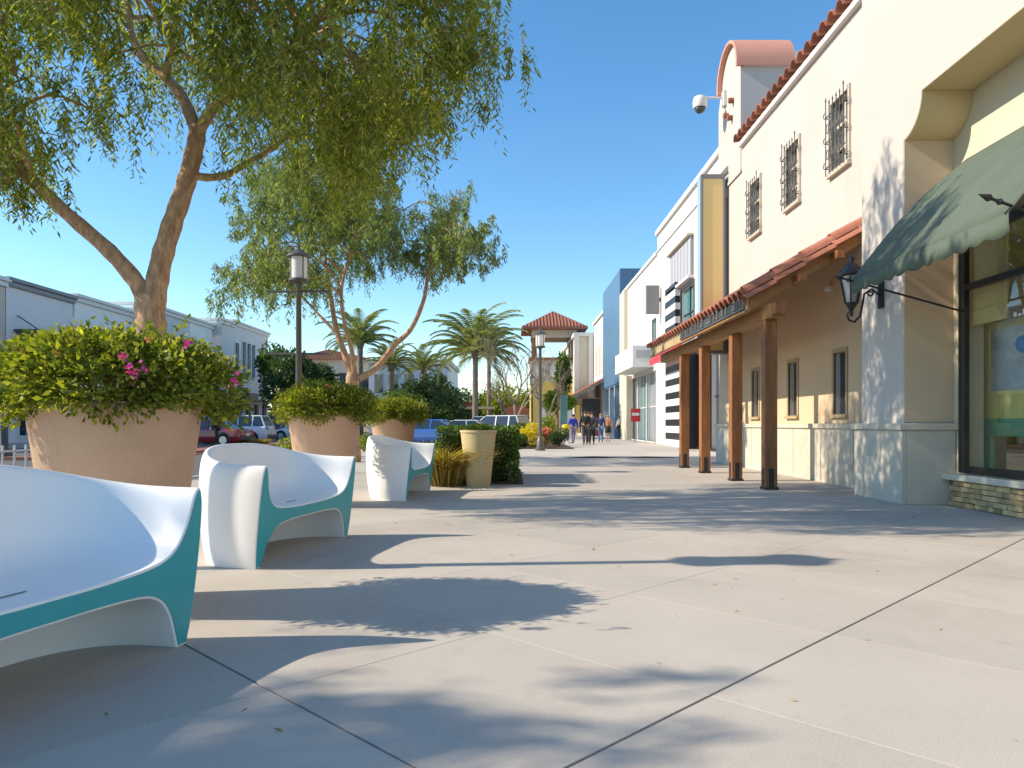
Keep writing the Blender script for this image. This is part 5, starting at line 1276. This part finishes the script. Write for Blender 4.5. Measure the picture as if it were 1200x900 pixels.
# ------------------------------------------------------------------ people
def skin_obj(name, verts, edges, radii, m, parent, sub=1):
    me = bpy.data.meshes.new(name + '_cage'); me.from_pydata(verts, edges, []); o = bpy.data.objects.new(name, me); COL.objects.link(o)
    sk = o.modifiers.new('skin','SKIN'); sk.use_smooth_shade = True
    for i, r in enumerate(radii):
        d = me.skin_vertices[0].data[i]; d.radius = (r, r) if not isinstance(r, tuple) else r; d.use_root = (i == 0)
    if sub: ss = o.modifiers.new('sub','SUBSURF'); ss.levels = sub; ss.render_levels = sub
    bpy.context.view_layer.update(); dg = bpy.context.evaluated_depsgraph_get()
    nm = bpy.data.meshes.new_from_object(o.evaluated_get(dg)); nm.materials.clear(); nm.materials.append(m); o.modifiers.clear(); o.data = nm; o.parent = parent
    nm.polygons.foreach_set('use_smooth', [True]*len(nm.polygons)); return o
def person(label, x, y, rz, hgt, top, low, hair, stride=0.2, shorts=False, arm=0.25, bag=None, skirt=False):
    t = thing('person', label, 'person', (0,0,0), 'people walking down the promenade'); s = hgt/1.72
    J = {'pel':(0,0,0.92),'sp':(0,0,1.15),'ch':(0,0,1.32),'nk':(0,0,1.46),'hd0':(0,0.01,1.53),'hd1':(0,0.015,1.62),'hd2':(0,0.005,1.69)}
    for sd, f in (('l',1),('r',-1)):
        k = 1 if sd == 'l' else -1
        J['hip'+sd] = (0.09*k,0,0.88); J['kn'+sd] = (0.10*k,0.5*stride*f+0.03,0.48); J['an'+sd] = (0.10*k,stride*f-0.02,0.09); J['to'+sd] = (0.11*k,stride*f+0.16,0.035)
        J['sh'+sd] = (0.18*k,0,1.40); J['el'+sd] = (0.235*k,-arm*f*0.35,1.12); J['wr'+sd] = (0.25*k,-arm*f*0.5+0.06,0.88); J['pa'+sd] = (0.25*k,-arm*f*0.5+0.08,0.82)
        for q in range(5):
            J['f%d%s' % (q,sd)] = (0.25*k + (0 if q < 4 else -0.02*k), -arm*f*0.5+0.055+0.018*q + (0.03 if q == 4 else 0), 0.735 - (0.008 if q in (1,2) else 0) + (0.05 if q == 4 else 0))
    rad = {'pel':.125,'sp':.115,'ch':.135,'nk':.055,'hd0':.07,'hd1':.088,'hd2':.055,'hip':.085,'kn':.052,'an':.036,'to':.03,'sh':.058,'el':.040,'wr':.026,'pa':.03,'f':.008}
    E = [('pel','sp'),('sp','ch'),('ch','nk'),('nk','hd0'),('hd0','hd1'),('hd1','hd2')]
    for sd in 'lr': E += [('pel','hip'+sd),('hip'+sd,'kn'+sd),('kn'+sd,'an'+sd),('an'+sd,'to'+sd),('ch','sh'+sd),('sh'+sd,'el'+sd),('el'+sd,'wr'+sd),('wr'+sd,'pa'+sd)] + [('pa'+sd,'f%d%s' % (q,sd)) for q in range(5)]
    def rget(k):
        if k[0] == 'f': return rad['f']
        return rad.get(k, rad.get(k[:2], rad.get(k[:3], 0.05)))
    def mk(name, edges, m, grow, fix=None, sub=1):
        ks = []
        for a, b in edges:
            for q in (a, b):
                if q not in ks: ks.append(q)
        return skin_obj(name, [tuple(c*s for c in J[k]) for k in ks], [(ks.index(a), ks.index(b)) for a, b in edges], [((rget(k) if not fix or k not in fix else fix[k]) + grow)*s for k in ks], m, t, sub)
    mk('body', E, M['skin'], 0)
    # face: nose, eyes, mouth, ears
    m = MB(); m.lathe([(0.012,0),(0.006,0.035)], (0,0.105*s,1.60*s), 6)
    for k in (-1,1): m.lathe([(0.004,-0.006),(0.009,0),(0.004,0.006)], (0.03*k*s,0.092*s,1.635*s), 6); m.box((0.088*k*s-0.006,-0.01,1.59*s),(0.088*k*s+0.006,0.02,1.64*s))
    m.box((-0.02,0.088*s,1.565*s),(0.02,0.098*s,1.573*s)); part('face', m, M['skin'], t)
    mk('shirt', [('pel','sp'),('sp','ch'),('ch','shl'),('ch','shr'),('shl','ell'),('shr','elr'),('ell','wrl'),('elr','wrr')], top, 0.022, sub=1)
    if skirt: 
        m = MB(); m.lathe([(0.14*s,1.02*s),(0.17*s,0.85*s),(0.21*s,0.60*s),(0.20*s,0.60*s)], n=14); part('skirt', m, low, t, smooth=True)
    elif shorts: mk('shorts', [('pel','hipl'),('pel','hipr'),('hipl','knl'),('hipr','knr')], low, 0.02, {'knl':.07,'knr':.07})
    else: mk('trousers', [('pel','hipl'),('pel','hipr'),('hipl','knl'),('hipr','knr'),('knl','anl'),('knr','anr')], low, 0.022)
    mk('shoe', [('anl','tol')], M['darkgrey'], 0.012); mk('shoe', [('anr','tor')], M['darkgrey'], 0.012)
    J['h0'] = (0,-0.035,1.56); J['h1'] = (0,-0.025,1.64); J['h2'] = (0,-0.005,1.71); rad['h0'] = .07; rad['h1'] = .088; rad['h2'] = .06
    mk('hair', [('h0','h1'),('h1','h2')], hair, 0.008)
    if bag is not None:
        m = MB(); m.box((0.24,-0.02,0.42),(0.34,0.28,0.72)); m.tube([(0.29,0.02,0.72),(0.27,0.06,0.82),(0.29,0.20,0.72)], 0.006, 5); part('bag', m, bag, t, bevel=0.01)
    t.location = (x,y,0.0); t.rotation_euler = (0,0,rz); return t
cl_black = mat('black_cloth', (0.02,0.022,0.025), 0.9, 0.1, 5); cl_char = mat('charcoal_cloth', (0.05,0.05,0.055), 0.9, 0.1, 5)
cl_blue = mat('royal_blue_cloth', (0.02,0.05,0.45), 0.9, 0.1, 5); cl_navy = mat('navy_cloth', (0.02,0.04,0.12), 0.9, 0.1, 5)
cl_red = mat('crimson_cloth', (0.42,0.02,0.06), 0.9, 0.1, 5); cl_jean = mat('denim', (0.08,0.17,0.32), 0.9, 0.2, 8)
cl_or = mat('tan_cloth', (0.50,0.22,0.10), 0.9, 0.1, 5); cl_lil = mat('lilac_grey_cloth', (0.22,0.20,0.34), 0.9, 0.1, 5)
hair_b = mat('brown_hair', (0.06,0.03,0.015), 0.6, 0.2, 9); hair_g = mat('fair_hair', (0.38,0.22,0.09), 0.6, 0.2, 9); hair_k = mat('dark_hair', (0.02,0.015,0.012), 0.6, 0.2, 9)
pp = lambda px, Y: P(px,0,Y).x
person('person in a black coat and dark trousers, walking in front of the group', pp(686,37.5), 37.5, R(4), 1.74, cl_black, cl_char, hair_b, 0.16)
person('person in dark jacket close beside the black coated one', pp(693.5,38.2), 38.2, R(-6), 1.70, cl_char, cl_black, hair_b, 0.18, bag=cl_red)
person('person in a crimson top just behind the dark coated pair', pp(690,41), 41, R(10), 1.76, cl_red, cl_char, hair_b, 0.2)
person('person in a royal blue top and lilac trousers, leftmost walker', pp(671.5,40), 40, R(20), 1.60, cl_blue, cl_lil, hair_k, 0.12)
person('person in navy top and blue jeans, right of the dark pair', pp(704,42), 42, R(-4), 1.66, cl_navy, cl_jean, hair_g, 0.15)
person('person in tan top and black skirt, rightmost walker', pp(712.5,43), 43, R(0), 1.60, cl_or, cl_black, hair_g, 0.14, skirt=True)
person('person in pale shirt far off by the blue building windows', pp(726,52), 52, R(60), 1.66, M['pale_wall'], cl_char, hair_k, 0.1)
person('person in dark clothes standing by the red car across the street', cx_(254,37), 37, R(90), 1.74, cl_navy, cl_black, hair_k, 0.08)
# yellow topped stand
ys = thing('newspaper_stand', 'small stand with round yellow top left of the walkers', 'stand', (pp(663,38.5),38.5,0))
m = MB(); m.lathe([(0.05,0.62),(0.20,0.70),(0.24,0.85),(0.20,1.0),(0.06,1.06)], (pp(663,38.5),38.5,0), 14); part('top', m, M['flower_yellow'], ys, smooth=True)
m = MB(); x = pp(663,38.5)
for a in (0,2.1,4.2): m.tube([(x+0.05*math.cos(a),38.5+0.05*math.sin(a),0.64),(x+0.2*math.cos(a),38.5+0.2*math.sin(a),0.0)], 0.018, 6)
part('stand_frame', m, M['iron'], ys)
# dark bollard-like post at left edge
bp = thing('dark_post', 'thick dark post with dark base at the left edge across the street', 'post', (-17.3,25.2,-0.13))
m = MB(); m.lathe([(0.28,-0.13),(0.26,0.1),(0.14,0.25),(0.12,3.4),(0.18,3.5),(0.02,3.6)], (-17.3,25.2,0), 12); part('pole', m, M['darkgrey'], bp, smooth=True, angle=40)
fl = np.stack([rng.uniform(-2.2,4.6,140), rng.uniform(2.0,13.0,140), np.full(140,0.004)],1); fd = rng.normal(size=(140,3)); fd[:,2] *= 0.08
fv = leaves(fl, fd, 0.035*(0.5+rng.random(140)), 0.012, 0.0); fv[:,:,2] = np.maximum(fv[:,:,2], 0.003) + rng.random((140,4))*0.004
tag(quads('fallen_leaves', fv, M['leaf_gold']), 'tiny dry fallen leaves scattered over the paving', 'leaves', kind='stuff')
print('objects', len(bpy.data.objects), 'tris', sum(len(m.polygons) for m in bpy.data.meshes))
